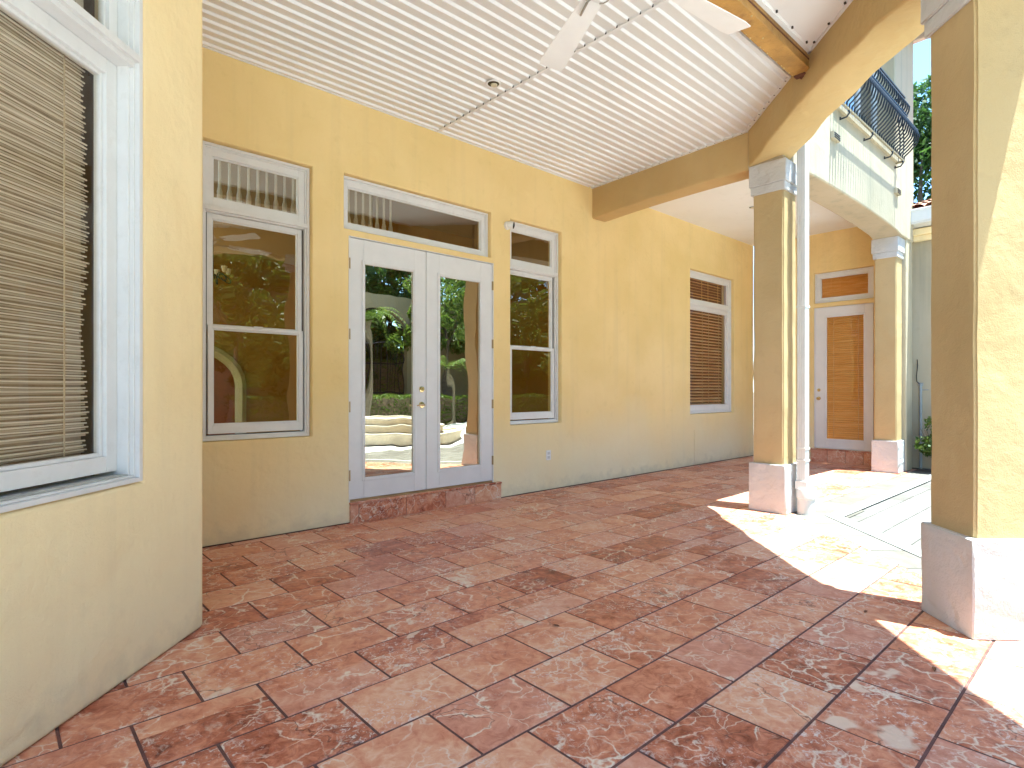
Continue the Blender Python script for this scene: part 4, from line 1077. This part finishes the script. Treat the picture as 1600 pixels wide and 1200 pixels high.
for i in range(n_):
    a0, a1 = math.pi * i / n_, math.pi * (i + 1) / n_
    xa, xb = cxg - rg_ * math.cos(a0), cxg - rg_ * math.cos(a1); za, zb = 3.0 + rg_ * math.sin(a0), 3.0 + rg_ * math.sin(a1)
    for y in (0, 0.3): gm.quad([(xa, y, za), (xb, y, zb), (xb, y, 4.9), (xa, y, 4.9)])
    gm.quad([(xa, 0, za), (xb, 0, zb), (xb, 0.3, zb), (xa, 0.3, za)])
gm.quad([(cxg - rg_, 0, 4.9), (cxg + rg_, 0, 4.9), (cxg + rg_, 0.3, 4.9), (cxg - rg_, 0.3, 4.9)])
gm.build('wall_face', stucco('tan_garden_stucco', (0.34, 0.26, 0.14), (0.40, 0.31, 0.18), 0.01, dirt=0.4), GW)
GT = empty('iron_gate', (cxg, -15.1, 0), 0, 'black arched wrought iron garden gate', 'gate')
m = MB()
for i in range(15):
    x = -1.3 + 2.6 * i / 14; top = 2.4 + 0.7 * math.sqrt(max(0, 1 - (x / 1.35) ** 2))
    m.tube([(x, 0, 0.05), (x, 0, top)], 0.016, 6)
m.build('bars', IRON, GT)
m = MB(); m.tube([(1.32 * math.cos(math.pi * k / 16), 0, 2.4 + 0.72 * math.sin(math.pi * k / 16)) for k in range(17)], 0.03, 6)
m.tube([(1.30 * math.cos(math.pi * k / 16), 0, 3.0 + 1.30 * math.sin(math.pi * k / 16)) for k in range(17)], 0.04, 6)
for z in (0.1, 1.1, 2.3): m.box(-1.32, 1.32, -0.02, 0.02, z, z + 0.05)
m.build('rails', IRON, GT)
FT = empty('fountain', (7.35, -7.3, 0), 0, 'low round tiered stone fountain in the courtyard', 'fountain')
for i, (r_, z0, z1) in enumerate(((1.55, 0.0, 0.24), (1.15, 0.24, 0.42), (0.80, 0.42, 0.58))):
    m = MB(); m.lathe([(0.0, z1 - 0.03), (r_ - 0.14, z1 - 0.03), (r_ - 0.14, z1), (r_ + 0.05, z1), (r_ + 0.05, z1 - 0.05), (r_, z1 - 0.06), (r_, z0)], (0, 0, 0), 48); m.build('basin', STONE, FT)
tree((7.9, -14.2, 0), 6, [(0, 0, 4.6, 1.3), (0.9, 0.3, 3.4, 1.1), (-1.0, -0.2, 3.6, 1.1), (0.2, 0.4, 2.3, 1.0)], 7000, 'garden tree beside the arched gate', 41, LEAF2, 0.10, 0.12)
tree((16.0, -8.2, 0), 7, [(0, 0, 5.2, 1.7), (0.3, 1.6, 3.6, 1.4), (-0.2, -1.6, 3.8, 1.4), (0, 0, 2.4, 1.3)], 8000, 'broad garden tree over the east hedge', 45, LEAF2, 0.10, 0.12)
tree((16.2, -12.0, 0), 7, [(0, 0, 5.4, 1.7), (0.3, 1.4, 3.6, 1.4), (-0.2, -1.4, 3.8, 1.4), (0, 0, 2.4, 1.3)], 8000, 'garden tree where the hedge turns the corner', 46, LEAF2, 0.10, 0.12)
EW = MB(); EW.box(17.5, 17.8, -15.5, -5.0, 0, 5.2); tag(EW.build('boundary_wall', simple('brown_render', (0.20, 0.14, 0.07), 0.9, var=0.2)), 'tall brown rendered boundary wall east of the courtyard', 'wall')
tree((13.6, -13.9, 0), 6.5, [(0, 0, 4.9, 1.5), (1.1, 0.3, 3.6, 1.2), (-1.2, -0.2, 3.6, 1.2)], 6000, 'second garden tree, nearer the courtyard corner', 42, LEAF2, 0.10, 0.12)
tree((6.0, -14.0, 0), 6.5, [(0, 0, 5.0, 1.6), (1.1, 0.3, 3.4, 1.3), (-1.2, -0.2, 3.8, 1.4), (0, 0, 2.2, 1.0)], 7000, 'garden tree at the quiet end of the hedge', 43, LEAF2, 0.10, 0.12)
tree((10.5, -20, 0), 9, [(0, 0, 6.0, 2.4), (2.2, 0.3, 5.0, 2.0), (-2.2, -0.2, 5.0, 2.2)], 7000, 'tall tree beyond the garden gate', 44, LEAF2, 0.16, 0.2)
bt = tree((11.0, -19.5, 0), 11, [(0, 0, 8.0, 2.6), (2.0, 0.3, 6.0, 2.3), (-2.0, -0.4, 6.0, 2.3), (0.6, 1.0, 4.0, 2.4), (-1.4, 0.8, 3.2, 2.0), (1.8, 0.6, 2.6, 2.0)], 16000, 'tall dense tree beyond the garden wall', 47, LEAF, 0.15, 0.2, group='tall trees beyond the garden wall')
bt['label'] = 'tall dense tree beyond the garden wall'
for i, (x, y, rz, k) in enumerate(((6.6, -18.6, 1.0, 1.0), (2.2, -18.9, 2.2, 0.95), (15.4, -19.3, 3.0, 1.05), (19.8, -17.5, 4.0, 1.0), (20.6, -13.0, 5.0, 1.05), (20.8, -8.6, 0.6, 1.0), (20.4, -4.6, 1.7, 0.9), (-2.0, -17.5, 2.9, 1.0))):
    c = bt.copy(); sc.collection.objects.link(c); c.location = (x, y, 0); c.rotation_euler = (0, 0, rz); c.scale = (k, k, k); c['label'] = ('tall tree behind the wall beside the gate', 'tall tree behind the wall, two along from the gate', 'tall tree behind the wall on the corner side of the gate', 'tall tree over the corner of the two garden walls', 'tall tree past the boundary wall nearest the corner', 'tall tree past the middle of the boundary wall', 'tall tree past the house end of the boundary wall', 'tall tree at the far end behind the garden wall')[i]
    for ch in bt.children:
        if ch.name in bpy.data.objects:
            d = ch.copy(); sc.collection.objects.link(d); d.parent = c
tree((7.3, -11.6, 0), 5, [(0, 0, 3.9, 0.8), (0.5, 0.2, 2.9, 0.8), (-0.5, -0.2, 2.2, 0.7), (0.1, 0.1, 1.3, 0.6)], 6000, 'slim bushy tree before the hedge and gate', 48, LEAF2, 0.08, 0.08)
tree((4.6, -10.2, 0), 6, [(0, 0, 4.6, 1.3), (0.9, 0.3, 3.4, 1.1), (-1.0, -0.2, 3.6, 1.1), (0.2, 0.4, 2.3, 1.0)], 9000, 'leafy tree on the near side of the courtyard hedge', 49, LEAF2, 0.08, 0.12)
tree((12.6, -9.6, 0), 6, [(0, 0, 4.8, 1.3), (0.9, 0.3, 3.4, 1.1), (-1.0, -0.2, 3.8, 1.1), (0.2, 0.4, 2.5, 0.9)], 8000, 'small leafy tree by the corner of the hedges', 50, LEAF2, 0.08, 0.12)
def palm(loc, h, label, seed):
    rg = random.Random(seed); root = empty('palm_tree', loc, 0, label, 'palm', 'garden palms')
    m = MB(); m.tube([(0, 0, -0.02), (0.03, 0, h * 0.5), (0, 0.02, h)], [0.085, 0.065, 0.055], 8); m.build('trunk', simple('palm_bark_%d' % seed, (0.20, 0.165, 0.11), 0.9, var=0.2, scale=14), root, smooth=True)
    mb = MB()
    for i in range(17):
        a = rg.uniform(0, 6.28); L_ = rg.uniform(0.9, 1.35); dr = rg.uniform(0.2, 0.9); prev = None
        for k in range(13):
            t = k / 12; rr = L_ * t; z = h + 0.55 * math.sin(min(1.0, t * 1.3) * 1.5) - dr * t * t * 1.2
            p = Vector((rr * math.cos(a), rr * math.sin(a), z)); s_ = Vector((-math.sin(a), math.cos(a), 0)); wl = 0.30 * (1 - 0.6 * t)
            for sg in (-1, 1):
                q = p + s_ * sg * wl + Vector((math.cos(a), math.sin(a), 0)) * 0.12 - Vector((0, 0, 0.10))
                mb.quad([p, p + Vector((math.cos(a), math.sin(a), 0)) * 0.045, q])
    mb.build('crown', LEAF2, root, fix=False)
palm((8.9, -11.6, 0), 3.4, 'slender palm rising in front of the hedge', 51)
palm((12.3, -11.9, 0), 2.0, 'short bushy palm in front of the hedge', 52)
palm((7.6, -13.6, 0), 3.0, 'palm behind the hedge', 53)

# ------------------------------------------------------------------ room behind the glass
RM = empty('interior_room', (0, 0, 0), 0, 'ochre room with an arched doorway seen through the glass', 'room')
m = MB(); m.box(0.6, 6.6, 0.3, 5.2, -0.05, 0.02); m.build('room_floor', simple('tan_room_floor', (0.36, 0.27, 0.17), 0.4), RM)
m = MB(); m.box(6.5, 6.6, 0.25, 5.2, 0, 3.9); m.build('side_wall', ROOMW, RM)
# back wall with arched doorway: trim edge seen from outside
yb = 3.0; ax0, ax1, spr = 1.10, 2.44, 1.30
m = MB()
m.box(0.7, ax0, yb, yb + 0.2, 0, 3.9); m.box(ax1, 6.5, yb, yb + 0.2, 0, 3.9)
def archpts(x0, x1, z, n=14, rise=None):
    c, r = (x0 + x1) / 2, (x1 - x0) / 2; rise = rise or r
    return [(c - r * math.cos(math.pi * k / n), z + rise * math.sin(math.pi * k / n)) for k in range(n + 1)]
AP = archpts(ax0, ax1, spr, rise=0.5)
for (xa, za), (xb, zb_) in zip(AP[:-1], AP[1:]):
    for y in (yb, yb + 0.2): m.quad([(xa, y, za), (xb, y, zb_), (xb, y, 3.9), (xa, y, 3.9)])
m.build('back_wall', ROOMW, RM)
m = MB(); m.tube([(ax1, yb - 0.01, 0.0)] + [(x, yb - 0.01, z) for x, z in AP[::-1]] + [(ax0, yb - 0.01, 0)], 0.07, 6); m.build('arch_trim', simple('pale_arch_trim', (0.62, 0.56, 0.42), 0.6), RM)
m = MB(); m.box(0.7, 6.5, yb - 0.02, yb, 0.02, 0.17); m.build('skirting', ROOMC, RM)
m = MB(); m.box(0.9, 2.6, yb + 0.7, yb + 0.78, 0, 2.4); m.build('inner_door', REDW, RM)
# dropped segmental arch across the room, cream above
yc = 1.6; m = MB(); AP = archpts(0.7, 3.6, 2.35, rise=0.42)
for (xa, za), (xb, zb_) in zip(AP[:-1], AP[1:]):
    m.quad([(xa, yc, za), (xb, yc, zb_), (xb, yc, 3.9), (xa, yc, 3.9)]); m.quad([(xa, yc, za), (xb, yc, zb_), (xb, yc + 0.3, zb_), (xa, yc + 0.3, za)])
m.build('room_arch', ROOMC, RM)
m = MB(); m.box(0.6, 6.6, 0.25, 5.2, 3.9, 4.0); m.build('room_ceiling', ROOMC, RM)
SR = empty('stair_railing', (0, 0, 0), 0, 'row of white stair spindles seen through the transom glass', 'railing')
first = None
for i in range(26):
    x = 1.37 + i * 0.083
    if x > 3.32: break
    if first is None:
        mb = MB(); mb.lathe([(0.014, 0.55), (0.012, 0.30), (0.015, 0.16), (0.024, 0.12), (0.024, 0.0)], (0, 0, 0), 8)
        first = mb.build('spindle', PLAST, SR); first.location = (x, 0.62, 2.90)
    else:
        c = first.copy(); sc.collection.objects.link(c); c.parent = SR; c.location = (x, 0.62, 2.90)
m = MB(); m.box(1.3, 3.5, 0.59, 0.65, 3.45, 3.50); m.box(1.3, 3.5, 0.59, 0.65, 2.84, 2.90); m.build('rail', WFR, SR)
CH = empty('chandelier', (1.62, 1.15, 2.35), 0, 'small black scrolled chandelier behind the first window', 'chandelier')
m = MB(); m.tube([(0, 0, 0.0), (0, 0, 1.5)], 0.006, 6)
for k in range(6):
    a = k * math.pi / 3; pts = []
    for t in range(15):
        an = t * 0.45; r_ = 0.07 + 0.07 * math.cos(an + 2.5) * (1 - t / 22) + 0.05; pts.append((r_ * math.cos(a), r_ * math.sin(a), -0.02 + 0.06 * math.sin(an) * (1 - t / 22)))
    m.tube(pts, 0.006, 5)
m.build('scroll_arms', IRON, CH)
m = MB()
for k in range(6):
    a = k * math.pi / 3; m.lathe([(0.03, 0.09), (0.02, 0.04), (0.012, 0.03)], (0.14 * math.cos(a), 0.14 * math.sin(a), 0.0), 8)
m.build('glass_cups', PLAST, CH)
# rooms behind the other blinds: plain back boards so the blinds read against a dim room
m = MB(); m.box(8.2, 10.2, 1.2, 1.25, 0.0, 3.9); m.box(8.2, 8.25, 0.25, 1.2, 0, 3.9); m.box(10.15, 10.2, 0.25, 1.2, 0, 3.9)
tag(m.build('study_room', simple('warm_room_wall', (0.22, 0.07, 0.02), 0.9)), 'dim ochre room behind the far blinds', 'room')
m = MB(); m.box(11.6, 11.65, -2.4, -0.4, 0, 3.9); tag(m.build('hall_room', simple('warm_hall_wall', (0.55, 0.27, 0.06), 0.9)), 'warm hall wall behind the single door', 'room')
# dim room behind the bay window
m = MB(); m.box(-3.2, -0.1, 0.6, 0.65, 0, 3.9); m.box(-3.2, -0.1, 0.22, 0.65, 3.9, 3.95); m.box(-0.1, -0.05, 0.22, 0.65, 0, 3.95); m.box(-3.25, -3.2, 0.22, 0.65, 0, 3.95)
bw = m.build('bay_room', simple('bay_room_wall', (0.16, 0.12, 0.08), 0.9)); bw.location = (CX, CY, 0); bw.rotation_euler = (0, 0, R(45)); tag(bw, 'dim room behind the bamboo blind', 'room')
